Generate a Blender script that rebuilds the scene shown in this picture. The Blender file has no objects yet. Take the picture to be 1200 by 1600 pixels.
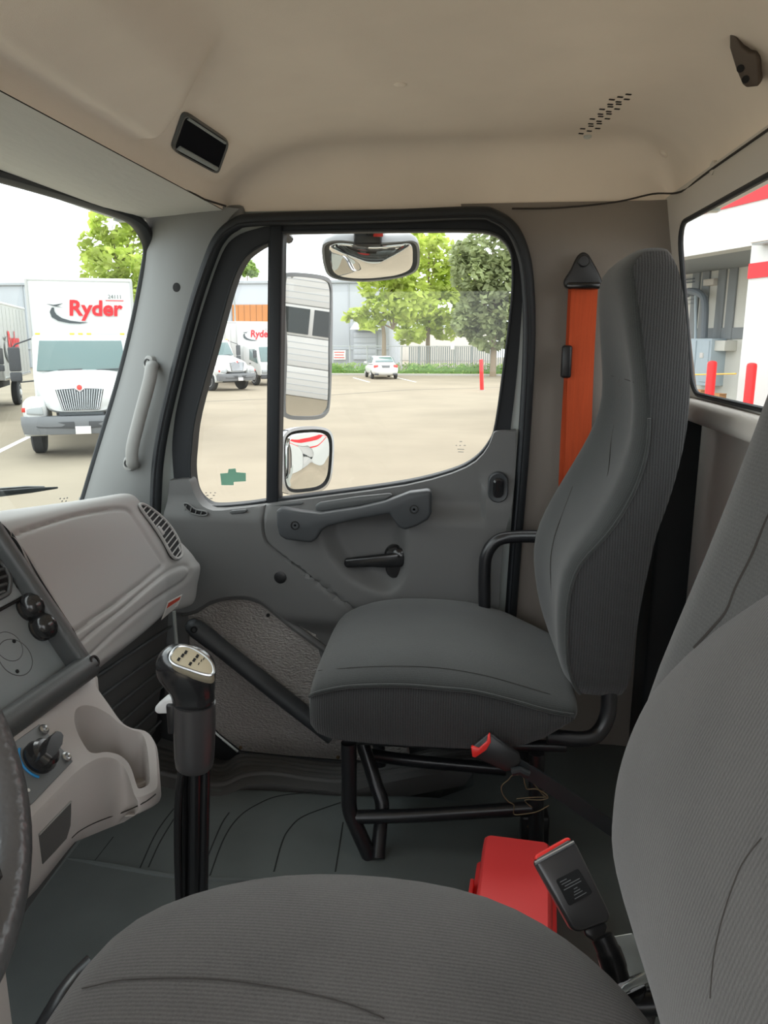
import bpy, bmesh, math, random
import numpy as np
from mathutils import Vector, Matrix
from mathutils.geometry import delaunay_2d_cdt
from mathutils.bvhtree import BVHTree
random.seed(7)
SC = bpy.context.scene
COL = SC.collection
# ------------------------------------------------------------------ camera, sky, exposure
FPX = 1200.0
PITCH = math.atan(268/1200); YAW = math.atan(130*math.cos(PITCH)/1200)
EYE = Vector((0, 0, 1.08))
cd = bpy.data.cameras.new('camera'); cam = bpy.data.objects.new('camera', cd); COL.objects.link(cam)
cam.location = EYE; cam.rotation_euler = (math.pi/2-PITCH, 0, YAW)
cd.sensor_fit = 'VERTICAL'; cd.sensor_height = 36; cd.lens = FPX/1600*36; cd.clip_start = .02; cd.clip_end = 500
SC.camera = cam
wd = bpy.data.worlds.new('overcast_sky'); SC.world = wd; wd.use_nodes = True
_n = wd.node_tree.nodes; _l = wd.node_tree.links
_bg = _n['Background']; _tc = _n.new('ShaderNodeTexCoord'); _no = _n.new('ShaderNodeTexNoise'); _cr = _n.new('ShaderNodeValToRGB')
_no.inputs['Scale'].default_value = 2.2; _no.inputs['Detail'].default_value = 4
_cr.color_ramp.elements[0].position = .35; _cr.color_ramp.elements[0].color = (.88, .93, .98, 1)
_cr.color_ramp.elements[1].position = .65; _cr.color_ramp.elements[1].color = (1, 1, 1, 1)
_l.new(_tc.outputs['Generated'], _no.inputs['Vector']); _l.new(_no.outputs['Fac'], _cr.inputs['Fac']); _l.new(_cr.outputs['Color'], _bg.inputs['Color'])
_bg.inputs['Strength'].default_value = 1.75
sd = bpy.data.lights.new('veiled_sun', 'SUN'); sd.energy = .7; sd.angle = math.radians(40); sd.color = (1, .96, .9)
so = bpy.data.objects.new('veiled_sun', sd); COL.objects.link(so); so.rotation_euler = (math.radians(38), 0, math.radians(200))
SC.view_settings.view_transform = 'Standard'; SC.view_settings.look = 'None'
SC.view_settings.exposure = 0.95; SC.view_settings.gamma = 1; SC.view_settings.use_curve_mapping = False

# ------------------------------------------------------------------ geometry helpers
_fw = Vector((-math.sin(YAW)*math.cos(PITCH), math.cos(YAW)*math.cos(PITCH), -math.sin(PITCH)))
_rt = Vector((math.cos(YAW), math.sin(YAW), 0)); _up = _rt.cross(_fw)
def ray(px, py): return _fw + _rt*((px-600)/FPX) - _up*((py-800)/FPX)
def W(px, py, x=None, y=None, z=None):
    """point of the place seen at a photograph pixel, on the plane x=, y= or z="""
    d = ray(px, py)
    t = (x-EYE.x)/d.x if x is not None else (y-EYE.y)/d.y if y is not None else (z-EYE.z)/d.z
    return EYE + d*t
def WN(px, py, p0, n):
    d = ray(px, py); n = Vector(n); return EYE + d*((Vector(p0)-EYE).dot(n)/d.dot(n))
def project(p):
    v = Vector(p)-EYE; k = v.dot(_fw); return (600+FPX*v.dot(_rt)/k, 800-FPX*v.dot(_up)/k)
def V(*a): return Vector(a)
def cr(pts, n=8, closed=False):
    """Catmull-Rom through points"""
    P = [Vector(p) for p in pts]; m = len(P); out = []
    rng = range(m) if closed else range(m-1)
    for i in rng:
        if closed: a, b, c, d = P[(i-1) % m], P[i], P[(i+1) % m], P[(i+2) % m]
        else: a, b, c, d = P[max(i-1, 0)], P[i], P[i+1], P[min(i+2, m-1)]
        for k in range(n):
            t = k/n; t2 = t*t; t3 = t2*t
            out.append(.5*((2*b)+(c-a)*t+(2*a-5*b+4*c-d)*t2+(3*b-a-3*c+d)*t3))
    if not closed: out.append(P[-1])
    return out
def resample(pts, n, closed=True):
    P = [Vector(p) for p in pts]
    if closed: P = P+[P[0]]
    L = [0]
    for a, b in zip(P, P[1:]): L.append(L[-1]+(b-a).length)
    tot = L[-1]; out = []; j = 0; m = n if closed else n-1
    for k in range(n):
        s = tot*k/m
        while j < len(L)-2 and L[j+1] < s: j += 1
        seg = L[j+1]-L[j]; t = 0 if seg < 1e-9 else (s-L[j])/seg
        out.append(P[j].lerp(P[j+1], min(1, t)))
    return out
def pip(x, y, poly):
    c = False; j = len(poly)-1
    for i in range(len(poly)):
        xi, yi = poly[i][0], poly[i][1]; xj, yj = poly[j][0], poly[j][1]
        if (yi > y) != (yj > y) and x < (xj-xi)*(y-yi)/(yj-yi)+xi: c = not c
        j = i
    return c
ORG = {}
def smoothstep(a, b, x):
    t = min(1, max(0, (x-a)/(b-a))); return t*t*(3-2*t)
def empty(name, loc=(0, 0, 0), rz=0, local=False, parent=None):
    o = bpy.data.objects.new(name, None); COL.objects.link(o); o.empty_display_size = .05
    if parent is not None:
        o.parent = parent; o.location = Vector(loc)-ORG[parent.name]
        ORG[o.name] = Vector(loc)
    else:
        o.location = loc; o.rotation_euler = (0, 0, rz); ORG[o.name] = Vector((0, 0, 0)) if local else Vector(loc)
    return o
def tag(o, label=None, cat=None, group=None, kind=None):
    if label: o['label'] = label
    if cat: o['category'] = cat
    if group: o['group'] = group
    if kind: o['kind'] = kind
    return o
def thing(name, label, cat, loc=(0, 0, 0), rz=0, group=None, local=False):
    return tag(empty(name, loc, rz, local), label, cat, group)
def struct(name, loc=(0, 0, 0), label=None):
    return tag(empty(name, loc), label, kind='structure')
def obj(name, vs, fs, mat, parent=None, smooth=True, sub=0, bev=0, seg=2, ang=35):
    vs = [Vector(v) for v in vs]
    lo = Vector((min(v.x for v in vs), min(v.y for v in vs), min(v.z for v in vs)))
    hi = Vector((max(v.x for v in vs), max(v.y for v in vs), max(v.z for v in vs)))
    c = (lo+hi)/2
    me = bpy.data.meshes.new(name); me.from_pydata([tuple(v-c) for v in vs], [], [tuple(f) for f in fs]); me.validate()
    bm = bmesh.new(); bm.from_mesh(me); bmesh.ops.recalc_face_normals(bm, faces=bm.faces); bm.to_mesh(me); bm.free()
    me.materials.append(mat if not isinstance(mat, str) else M[mat])
    o = bpy.data.objects.new(name, me); COL.objects.link(o)
    if smooth:
        for p in me.polygons: p.use_smooth = True
        if sub == 0 and bev == 0: me.set_sharp_from_angle(angle=math.radians(ang))
    if bev:
        b = o.modifiers.new('bevel', 'BEVEL'); b.width = bev; b.segments = seg; b.limit_method = 'ANGLE'; b.angle_limit = math.radians(40)
        b.harden_normals = False
    if sub:
        s = o.modifiers.new('sub', 'SUBSURF'); s.levels = sub; s.render_levels = sub
    if parent is not None: o.parent = parent; o.location = c-ORG[parent.name]
    else: o.location = c
    ORG[o.name] = c
    return o
class MB:
    """collects shapes for ONE mesh"""
    def __init__(s): s.v = []; s.f = []
    def add(s, vs, fs):
        n = len(s.v); s.v += [Vector(v) for v in vs]; s.f += [[i+n for i in f] for f in fs]; return s
    def build(s, name, mat, parent=None, **k): return obj(name, s.v, s.f, mat, parent, **k)
def g_box(c, size, rot=None):
    c = Vector(c); R = rot if rot is not None else Matrix.Identity(3); h = Vector(size)/2
    vs = [c+R @ Vector((sx*h.x, sy*h.y, sz*h.z)) for sz in (-1, 1) for sy in (-1, 1) for sx in (-1, 1)]
    return vs, [(0, 2, 3, 1), (4, 5, 7, 6), (0, 1, 5, 4), (2, 6, 7, 3), (0, 4, 6, 2), (1, 3, 7, 5)]
def rotm(ax, deg): return Matrix.Rotation(math.radians(deg), 3, ax)
def box(name, c, size, mat, parent=None, rot=None, bev=.003, **k):
    vs, fs = g_box(c, size, rot); return obj(name, vs, fs, mat, parent, bev=bev, **k)
def frame_from(d, up=Vector((0, 0, 1))):
    d = Vector(d).normalized()
    if abs(d.dot(up)) > .98: up = Vector((1, 0, 0))
    a = d.cross(up).normalized(); b = a.cross(d).normalized(); return a, b
def g_tube(pts, r, n=10, closed=False, cap=True, squash=(1, 1), up=Vector((0, 0, 1))):
    P = [Vector(p) for p in pts]; m = len(P); vs = []; fs = []
    R = r if isinstance(r, (list, tuple)) else [r]*m
    a = b = None
    for i in range(m):
        if closed: d = P[(i+1) % m]-P[(i-1) % m]
        else: d = P[min(i+1, m-1)]-P[max(i-1, 0)]
        if a is None: a, b = frame_from(d, up)
        else:
            d.normalize(); a = (a-d*a.dot(d)).normalized(); b = a.cross(d).normalized()
        for k in range(n):
            t = 2*math.pi*k/n
            vs.append(P[i]+a*math.cos(t)*R[i]*squash[0]+b*math.sin(t)*R[i]*squash[1])
    for i in range(m if closed else m-1):
        j = (i+1) % m
        for k in range(n): fs.append((i*n+k, i*n+(k+1) % n, j*n+(k+1) % n, j*n+k))
    if cap and not closed: fs.append(list(range(n))[::-1]); fs.append([(m-1)*n+k for k in range(n)])
    return vs, fs
def tube(name, pts, r, mat, parent=None, n=10, **k):
    kk = {q: k.pop(q) for q in ('closed', 'cap', 'squash', 'up') if q in k}
    vs, fs = g_tube(pts, r, n, **kk); return obj(name, vs, fs, mat, parent, **k)
def g_loft(rings, cap=True, closed_ring=True):
    n = len(rings[0]); vs = [v for r in rings for v in r]; fs = []
    for i in range(len(rings)-1):
        for k in range(n if closed_ring else n-1):
            fs.append((i*n+k, i*n+(k+1) % n, (i+1)*n+(k+1) % n, (i+1)*n+k))
    if cap: fs.append(list(range(n))[::-1]); fs.append([(len(rings)-1)*n+k for k in range(n)])
    return vs, fs
def loft(name, rings, mat, parent=None, cap=True, closed_ring=True, **k):
    vs, fs = g_loft(rings, cap, closed_ring); return obj(name, vs, fs, mat, parent, **k)
def g_slab(outline, d):
    a = [Vector(p) for p in outline]; d = Vector(d); return g_loft([a, [p+d for p in a]])
def slab(name, outline, d, mat, parent=None, bev=.003, **k):
    vs, fs = g_slab(outline, d); return obj(name, vs, fs, mat, parent, bev=bev, **k)
def g_lathe(c, axis, prof, n=20):
    """prof: (radius, height along axis)"""
    c = Vector(c); ax = Vector(axis).normalized(); a, b = frame_from(ax); rings = []
    for r, h in prof: rings.append([c+ax*h+(a*math.cos(2*math.pi*k/n)+b*math.sin(2*math.pi*k/n))*r for k in range(n)])
    return g_loft(rings)
def lathe(name, c, axis, prof, mat, parent=None, n=20, **k):
    vs, fs = g_lathe(c, axis, prof, n); return obj(name, vs, fs, mat, parent, **k)
def rrect(w, h, r, n=5):
    out = []
    for cx, cy, a0 in ((w/2-r, h/2-r, 0), (-w/2+r, h/2-r, 90), (-w/2+r, -h/2+r, 180), (w/2-r, -h/2+r, 270)):
        for k in range(n+1):
            a = math.radians(a0+90*k/n); out.append((cx+r*math.cos(a), cy+r*math.sin(a)))
    return out
def basis(o, a, b): # 2D -> 3D mapper
    o = Vector(o); a = Vector(a); b = Vector(b); return lambda p: o+a*p[0]+b*p[1]
def sheet(name, outer, fn, mat, parent=None, holes=(), step=.03, extra=(), skirt=None, mb=None, **k):
    """triangulated sheet over a 2D outline with holes, mapped by fn(u, v)"""
    def dens(lp):
        out = []
        for i in range(len(lp)):
            a, b = lp[i], lp[(i+1) % len(lp)]; m = max(1, int(math.hypot(b[0]-a[0], b[1]-a[1])/(step*1.3)))
            out += [(a[0]+(b[0]-a[0])*k/m, a[1]+(b[1]-a[1])*k/m) for k in range(m)]
        return out
    outer = dens(outer); holes = [dens(h) for h in holes]
    pts = []; edges = []
    for lp in [outer]+list(holes):
        s = len(pts); pts += [(p[0], p[1]) for p in lp]; m = len(lp); edges += [(s+i, s+(i+1) % m) for i in range(m)]
    x0 = min(p[0] for p in outer); x1 = max(p[0] for p in outer); y0 = min(p[1] for p in outer); y1 = max(p[1] for p in outer)
    nb = len(pts); B = np.array(pts)
    def ok(x, y):
        return pip(x, y, outer) and not any(pip(x, y, h) for h in holes) and np.min((B[:nb, 0]-x)**2+(B[:nb, 1]-y)**2) > (step*.35)**2
    for p in extra:
        if pip(p[0], p[1], outer) and not any(pip(p[0], p[1], h) for h in holes): pts.append((p[0], p[1]))
    ne = len(pts); Ex = np.array(pts)
    nx = int((x1-x0)/step); ny = int((y1-y0)/step)
    for i in range(1, nx+1):
        for j in range(1, ny+1):
            x = x0+i*(x1-x0)/(nx+1); y = y0+j*(y1-y0)/(ny+1)
            if ok(x, y) and (ne == nb or np.min((Ex[nb:, 0]-x)**2+(Ex[nb:, 1]-y)**2) > (step*.4)**2): pts.append((x, y))
    r = delaunay_2d_cdt([Vector(p) for p in pts], edges, [], 1, 1e-6)
    vv = r[0]; ff = []
    for f in r[2]:
        cx = sum(vv[i][0] for i in f)/3; cy = sum(vv[i][1] for i in f)/3
        if pip(cx, cy, outer) and not any(pip(cx, cy, h) for h in holes): ff.append(list(f))
    vs = [Vector(fn(v[0], v[1])) for v in vv]
    if skirt is not None:
        sk = Vector(skirt); cnt = {}
        for f in ff:
            for a, b in zip(f, f[1:]+f[:1]):
                e = (min(a, b), max(a, b)); cnt[e] = cnt.get(e, 0)+1
        mp = {}
        for (a, b), c in list(cnt.items()):
            if c == 1:
                for q in (a, b):
                    if q not in mp: mp[q] = len(vs); vs.append(vs[q]+sk)
                ff.append([a, b, mp[b], mp[a]])
    if mb is not None: mb.add(vs, ff); return None
    return obj(name, vs, ff, mat, parent, **k)
def bvh(o, off=True):
    me = o.data; c = ORG[o.name]
    return BVHTree.FromPolygons([v.co+c for v in me.vertices], [list(p.vertices) for p in me.polygons])
def hit(t, px, py):
    d = ray(px, py).normalized(); loc, nor, i, dist = t.ray_cast(EYE, d)
    if loc is None: return None, None
    if nor.dot(d) > 0: nor = -nor
    return loc, nor
def text_mesh(name, s, size, mat, fn, parent=None, depth=.004, bold=0, shear=0, squeeze=1.0):
    """lettering as a mesh; fn maps (u, v, w)"""
    cu = bpy.data.curves.new(name, 'FONT'); cu.body = s; cu.size = size; cu.extrude = 0; cu.offset = bold; cu.shear = shear; cu.resolution_u = 3
    to = bpy.data.objects.new(name+'_tmp', cu); COL.objects.link(to)
    dg = bpy.context.evaluated_depsgraph_get(); me = bpy.data.meshes.new_from_object(to.evaluated_get(dg))
    vs = [v.co.copy() for v in me.vertices]; fs = [list(p.vertices) for p in me.polygons]
    bpy.data.objects.remove(to); bpy.data.curves.remove(cu); bpy.data.meshes.remove(me)
    n = len(vs)
    return obj(name, [fn(v.x*squeeze, v.y) for v in vs], fs, mat, parent, smooth=False)
# ------------------------------------------------------------------ materials
M = {}
def lin(c):
    return tuple((x/255/12.92 if x/255 <= .04045 else ((x/255+.055)/1.055)**2.4) for x in c)+(1,)
def mat(name, col, rough=.6, metal=0, spec=.5, bump=0, scale=200, var=0, vscale=6, dist=.002, detail=3, stretch=None, alpha=None):
    m = bpy.data.materials.new(name); m.use_nodes = True; nt = m.node_tree; b = nt.nodes['Principled BSDF']
    c = tuple(col)+(1,) if len(col) == 3 else col
    b.inputs['Base Color'].default_value = c; b.inputs['Roughness'].default_value = rough; b.inputs['Metallic'].default_value = metal
    b.inputs['Specular IOR Level'].default_value = spec
    tc = nt.nodes.new('ShaderNodeTexCoord'); src = tc.outputs['Object']
    if stretch:
        mp = nt.nodes.new('ShaderNodeMapping'); mp.inputs['Scale'].default_value = stretch; nt.links.new(src, mp.inputs['Vector']); src = mp.outputs['Vector']
    if bump:
        n = nt.nodes.new('ShaderNodeTexNoise'); n.inputs['Scale'].default_value = scale; n.inputs['Detail'].default_value = detail
        bp = nt.nodes.new('ShaderNodeBump'); bp.inputs['Strength'].default_value = bump; bp.inputs['Distance'].default_value = dist
        nt.links.new(src, n.inputs['Vector']); nt.links.new(n.outputs['Fac'], bp.inputs['Height']); nt.links.new(bp.outputs['Normal'], b.inputs['Normal'])
    if var:
        n = nt.nodes.new('ShaderNodeTexNoise'); n.inputs['Scale'].default_value = vscale; n.inputs['Detail'].default_value = 4
        r = nt.nodes.new('ShaderNodeValToRGB'); r.color_ramp.elements[0].position = .3; r.color_ramp.elements[1].position = .7
        r.color_ramp.elements[0].color = tuple(x*(1-var) for x in c[:3])+(1,); r.color_ramp.elements[1].color = tuple(min(1, x*(1+var)) for x in c[:3])+(1,)
        nt.links.new(src, n.inputs['Vector']); nt.links.new(n.outputs['Fac'], r.inputs['Fac']); nt.links.new(r.outputs['Color'], b.inputs['Base Color'])
    M[name] = m; return m
def fabric(name, col, axis, pitch=.0042, rib=.55, bump=.5):
    """woven cloth with fine ribs across one axis"""
    m = bpy.data.materials.new(name); m.use_nodes = True; nt = m.node_tree; b = nt.nodes['Principled BSDF']; L = nt.links.new
    b.inputs['Roughness'].default_value = .92; b.inputs['Specular IOR Level'].default_value = .2
    b.inputs['Sheen Weight'].default_value = .25; b.inputs['Sheen Roughness'].default_value = .6
    tc = nt.nodes.new('ShaderNodeTexCoord')
    w = nt.nodes.new('ShaderNodeTexWave'); w.bands_direction = axis; w.inputs['Scale'].default_value = .31416/pitch; w.inputs['Distortion'].default_value = .6
    w.inputs['Detail'].default_value = 1; w.inputs['Detail Scale'].default_value = 3
    n = nt.nodes.new('ShaderNodeTexNoise'); n.inputs['Scale'].default_value = 420; n.inputs['Detail'].default_value = 3; n.inputs['Roughness'].default_value = .75
    n2 = nt.nodes.new('ShaderNodeTexNoise'); n2.inputs['Scale'].default_value = 9; n2.inputs['Detail'].default_value = 3
    for q in (w, n, n2): L(tc.outputs['Object'], q.inputs['Vector'])
    mx = nt.nodes.new('ShaderNodeMath'); mx.operation = 'MULTIPLY_ADD'; mx.inputs[1].default_value = rib
    L(w.outputs['Fac'], mx.inputs[0]); L(n.outputs['Fac'], mx.inputs[2])
    bp = nt.nodes.new('ShaderNodeBump'); bp.inputs['Strength'].default_value = bump; bp.inputs['Distance'].default_value = .0012
    L(mx.outputs[0], bp.inputs['Height']); L(bp.outputs['Normal'], b.inputs['Normal'])
    a2 = nt.nodes.new('ShaderNodeMath'); a2.operation = 'MULTIPLY_ADD'; a2.inputs[1].default_value = .55
    L(n2.outputs['Fac'], a2.inputs[0]); L(mx.outputs[0], a2.inputs[2])
    r = nt.nodes.new('ShaderNodeMapRange'); r.inputs['From Min'].default_value = .3; r.inputs['From Max'].default_value = 1.4
    L(a2.outputs[0], r.inputs['Value'])
    cm = nt.nodes.new('ShaderNodeMix'); cm.data_type = 'RGBA'; cm.inputs['A'].default_value = tuple(x*.30 for x in col)+(1,); cm.inputs['B'].default_value = tuple(x*1.9 for x in col)+(1,)
    L(r.outputs['Result'], cm.inputs['Factor']); L(cm.outputs['Result'], b.inputs['Base Color'])
    M[name] = m; return m
def glassmat(name, tint=(1, 1, 1), refl=.06, rough=.0):
    m = bpy.data.materials.new(name); m.use_nodes = True; nt = m.node_tree; nt.nodes.remove(nt.nodes['Principled BSDF']); out = nt.nodes['Material Output']
    t = nt.nodes.new('ShaderNodeBsdfTransparent'); t.inputs[0].default_value = tuple(tint)+(1,)
    g = nt.nodes.new('ShaderNodeBsdfGlossy'); g.inputs['Roughness'].default_value = rough
    mx = nt.nodes.new('ShaderNodeMixShader'); mx.inputs[0].default_value = refl
    nt.links.new(t.outputs[0], mx.inputs[1]); nt.links.new(g.outputs[0], mx.inputs[2]); nt.links.new(mx.outputs[0], out.inputs[0])
    M[name] = m
mat('headliner', (.85, .765, .675), .95, spec=.15, bump=.25, scale=900, var=.04, vscale=5)
mat('header_vinyl', (.60, .60, .56), .7, spec=.3, bump=.35, scale=60, dist=.003, stretch=(1, .25, 1))
mat('grey_plastic', (.122, .122, .120), .55, spec=.4, bump=.25, scale=700, dist=.0006)
mat('pillar_plastic', (.175, .180, .177), .55, spec=.4, bump=.2, scale=700, dist=.0006)
mat('handle_plastic', (.050, .054, .058), .5, spec=.45, bump=.2, scale=700, dist=.0006)
mat('pale_handle', (.28, .28, .27), .5, spec=.4)
mat('dash', (.385, .378, .370), .55, spec=.4, bump=.3, scale=600, dist=.0006)
mat('stack_grey', (.32, .36, .375), .6, spec=.4, bump=.2, scale=800, dist=.0005)
mat('stack_bar', (.075, .079, .08), .42, spec=.5, bump=.3, scale=500, dist=.0008)
mat('rubber', (.018, .021, .024), .55, spec=.4)
mat('frame_black', (.012, .014, .017), .6, spec=.35)
mat('paint_jamb', (.42, .46, .44), .35, spec=.5)
mat('black_plastic', (.014, .014, .015), .4, spec=.5)
mat('gloss_black', (.012, .012, .013), .22, spec=.6)
mat('black_steel', (.012, .012, .014), .32, spec=.6)
mat('floor_mat', (.122, .138, .135), .75, spec=.25, bump=.3, scale=300, dist=.001, var=.12, vscale=5)
mat('floor_groove', (.03, .035, .035), .8, spec=.2)
mat('ribbed_dark', (.10, .098, .096), .65, spec=.3)
mat('stipple', (.36, .335, .31), .36, spec=.9, bump=1.0, scale=120, dist=.010, detail=3, stretch=(1, 1, 1.6))
fabric('cloth_face', (.0255, .028, .0272), 'Y', .0045, .18, .3)
fabric('cloth_side', (.023, .0235, .024), 'X', .005, .8, .7)
fabric('cloth_driver', (.066, .0605, .0575), 'Y', .0046, .36, .5)
fabric('cloth_driver_plain', (.044, .0435, .042), 'Z', .004, .15, .3)
fabric('cloth_driver_shaded', (.054, .050, .0475), 'Y', .0046, .36, .5)  # copy of the driver cloth, darkened to offset stronger light on the lumbar
mat('seam', (.035, .03, .027), .9)
mat('orange_web', lin((192, 80, 44)), .75, spec=.2, bump=.4, scale=500, var=.08, vscale=30, stretch=(6, 1, .3))
mat('red_plastic', (.95, .07, .07), .42, spec=.5, bump=.15, scale=120, dist=.001)
mat('red_button', lin((235, 50, 45)), .35, spec=.5)
mat('tan_plastic', (.50, .465, .445), .5, spec=.4, bump=.2, scale=600, dist=.0005)
mat('knob_black', (.02, .02, .021), .18, spec=.7)
mat('column_grey', (.05, .048, .049), .3, spec=.6)
mat('badge', lin((205, 195, 170)), .35, metal=.35)
mat('white_plastic', (.7, .7, .7), .4)
mat('steel', (.55, .56, .57), .3, metal=1)
mat('zinc', (.62, .66, .64), .42, metal=.55, var=.12, vscale=20)
mat('screw', (.02, .02, .02), .35, metal=.5)
mat('recess', (.006, .006, .007), .8)
mat('lens_dark', (.004, .005, .009), .8, spec=.05)
mat('wheel_leather', (.085, .087, .092), .30, spec=.9, bump=.55, scale=130, dist=.002, detail=1)
mat('plate_grey', (.17, .18, .185), .5, spec=.5)
mat('blue_arc', lin((40, 140, 205)), .5)
mat('label_white', (.75, .73, .7), .6)
mat('label_red', lin((205, 80, 60)), .6)
mat('label_grey', (.35, .35, .34), .6)
mat('green_sticker', lin((105, 160, 135)), .6)
mat('wire', lin((120, 105, 80)), .5, metal=.4)
mat('rusty', lin((120, 100, 75)), .7, metal=.3, var=.4, vscale=60)
mat('hook_brown', lin((82, 72, 64)), .5)
mat('rear_trim', (.62, .58, .53), .8, spec=.2, bump=.2, scale=500)
mat('b_trim', (.235, .207, .183), .75, spec=.25, bump=.2, scale=600)
glassmat('glass', (.96, .99, .98), .03)
glassmat('tint_glass', (.9, .97, .96), .07)
# ================================================================== CAB SHELL
YD = 1.955                        # plane of the door opening
def qe(u, p): u = min(1, max(0, u)); return (1-(1-u)**p)**(1/p)
def zceil(x, y):
    h = qe((x+.6)/.34, 1.9)*qe((1.975-y)/.11, 2.8)*qe((.475-x)/.17, 2.2)
    z = 1.392+.138*h
    yc = float(np.interp(x, [-.60, -.585, -.537, -.48, -.44, -.406, -.36], [1.452, 1.446, 1.421, 1.365, 1.304, 1.265, 1.20]))
    z -= .040*smoothstep(-.35, -.45, x)*smoothstep(yc+.016, yc-.022, y)*smoothstep(-.602, -.54, x)
    return z
xs = [-.6+1.075*(.5-.5*math.cos(math.pi*i/110)) for i in range(111)]
ys = [-.3+.05*i for i in range(27)]+[1.04+.935*math.sin(math.pi/2*i/150) for i in range(151)]
ceil_v = [V(x, y, zceil(x, y)) for y in ys for x in xs]; nx = len(xs)
ceil_f = [(j*nx+i, j*nx+i+1, (j+1)*nx+i+1, (j+1)*nx+i) for j in range(len(ys)-1) for i in range(nx-1)]
# the corner pocket sits on a flat pad moulded into the headliner
CB = BVHTree.FromPolygons(ceil_v, ceil_f)
PKT = ((287, 172), (360, 221), (341, 274), (266, 234))
crn = [hit(CB, a, b)[0] for a, b in PKT]; ctr = sum(crn, V(0, 0, 0))/4
nn = ((crn[1]-crn[0]).cross(crn[3]-crn[0])).normalized()
if nn.dot(EYE-ctr) < 0: nn = -nn
ctr = ctr+nn*.004; crn = [WN(a, b, ctr, nn) for a, b in PKT]
pe = (crn[1]-crn[0]).normalized(); pf_ = nn.cross(pe)
pq = [((p-ctr).dot(pe), (p-ctr).dot(pf_)) for p in crn]
pa, pb_ = max(abs(q[0]) for q in pq), max(abs(q[1]) for q in pq)
for i_, v in enumerate(ceil_v):
    d = v-ctr; u_, w_ = d.dot(pe), d.dot(pf_); s_ = d.dot(nn)
    if abs(s_) > .08: continue
    k_ = smoothstep(.05, .004, max(abs(u_)-pa, 0)+max(abs(w_)-pb_, 0))
    ceil_v[i_] = v-nn*(s_+.003)*k_*smoothstep(-.6, -.575, v.x)
ceiling = tag(obj('ceiling', ceil_v, ceil_f, 'headliner'), 'moulded beige fabric headliner over the whole cab', kind='structure')
CB = bvh(ceiling)
rb = MB(); rb.add(*g_box((-.16, .86, 1.575), (1.5, 2.36, .03))); rb.add(*g_box((-.16, 2.02, 1.475), (1.5, .03, .19))); rb.add(*g_box((-.895, .86, 1.475), (.03, 2.36, .18))); rb.add(*g_box((.575, .86, 1.475), (.03, 2.36, .18)))
roof = tag(rb.build('roof', 'paint_jamb', smooth=False), 'outer roof skin above the headliner', kind='structure')
# headliner seams, perforated vent, clips
seam_line = [V(-.604, -.3, 1.394), V(-.604, 1.6, 1.394), V(-.60, 1.80, 1.392), V(-.575, 1.88, 1.39)]
tube('seam_piping', seam_line, .0024, 'seam', ceiling, n=6)
rear_edge = cr([W(800, 326, y=1.962), W(870, 325, y=1.962), W(960, 316, y=1.955), W(1020, 303, y=1.93), V(.455, 1.84, 1.396), V(.4535, 1.6, 1.397), V(.4535, .8, 1.397), V(.4535, -.3, 1.397)], 6)
tube('seam_piping', rear_edge, .0022, 'seam', ceiling, n=6)
k = 0
for r in range(8):
    for c in range(3):
        px = 982-r*7.6-c*13+((r % 2)*5); py = 147+r*7.6+c*4.0
        p, n = hit(CB, px, py)
        if p is None: continue
        a = (V(1, .35, 0)-n*n.dot(V(1, .35, 0))).normalized(); b = n.cross(a)
        vs, fs = g_box(p+n*.0005, (.011, .004, .0022), Matrix((a, b, n)).transposed())
        obj('vent_slot', vs, fs, 'recess', ceiling, smooth=False)
p, n = hit(CB, 918, 213)
s = lathe('retaining_screw', p, n, [(.009, -.002), (.009, .002), (.006, .004), (.002, .004)], 'zinc', ceiling, n=14)
for px, py, r in ((625, 132, .012), (1037, 240, .011)):
    p, n = hit(CB, px, py); lathe('headliner_clip', p, n, [(r, -.002), (r, .001), (r*.7, .0035), (r*.2, .0042)], 'headliner', ceiling, n=16)
# overhead lens / pocket in the corner
lamp = thing('overhead_pocket', 'small dark rectangular overhead pocket with grey frame in headliner corner', 'pocket', ctr)
def inset(q, t): c = sum(q, V(0, 0, 0))/len(q); return [p.lerp(c, t) for p in q]
def roundq(q, r=.16, n=4):
    out = []
    for i in range(len(q)):
        a, b, c = q[i-1], q[i], q[(i+1) % len(q)]
        p0 = b.lerp(a, r); p1 = b.lerp(c, r)
        for k in range(n+1):
            t = k/n; out.append(p0*(1-t)**2+b*2*t*(1-t)+p1*t*t)
    return out
ro = roundq(crn); ri = roundq(inset(crn, .11))
rings = [[p-nn*.03 for p in ro], [p-nn*.001 for p in ro], [p+nn*.003 for p in roundq(inset(crn, .05))], [p+nn*.001 for p in ri], [p-nn*.008 for p in ri]]
loft('frame', rings, 'stack_bar', lamp, cap=False)
slab('dark_well', [p+nn*.0012 for p in ri], -nn*.012, 'lens_dark', lamp, bev=0)
e0 = crn[3].lerp(crn[0], .16); e1 = crn[2].lerp(crn[1], .16)
vs, fs = g_tube([e0.lerp(e1, .1)+nn*.001, e0.lerp(e1, .9)+nn*.001], .0055, 8); obj('chrome_strip', vs, fs, 'stack_grey', lamp)
e0 = crn[3].lerp(crn[0], .9); e1 = crn[2].lerp(crn[1], .9)
vs, fs = g_tube([e0.lerp(e1, .1)+nn*.001, e0.lerp(e1, .9)+nn*.001], .003, 6); obj('chrome_strip', vs, fs, 'stack_grey', lamp)

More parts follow.
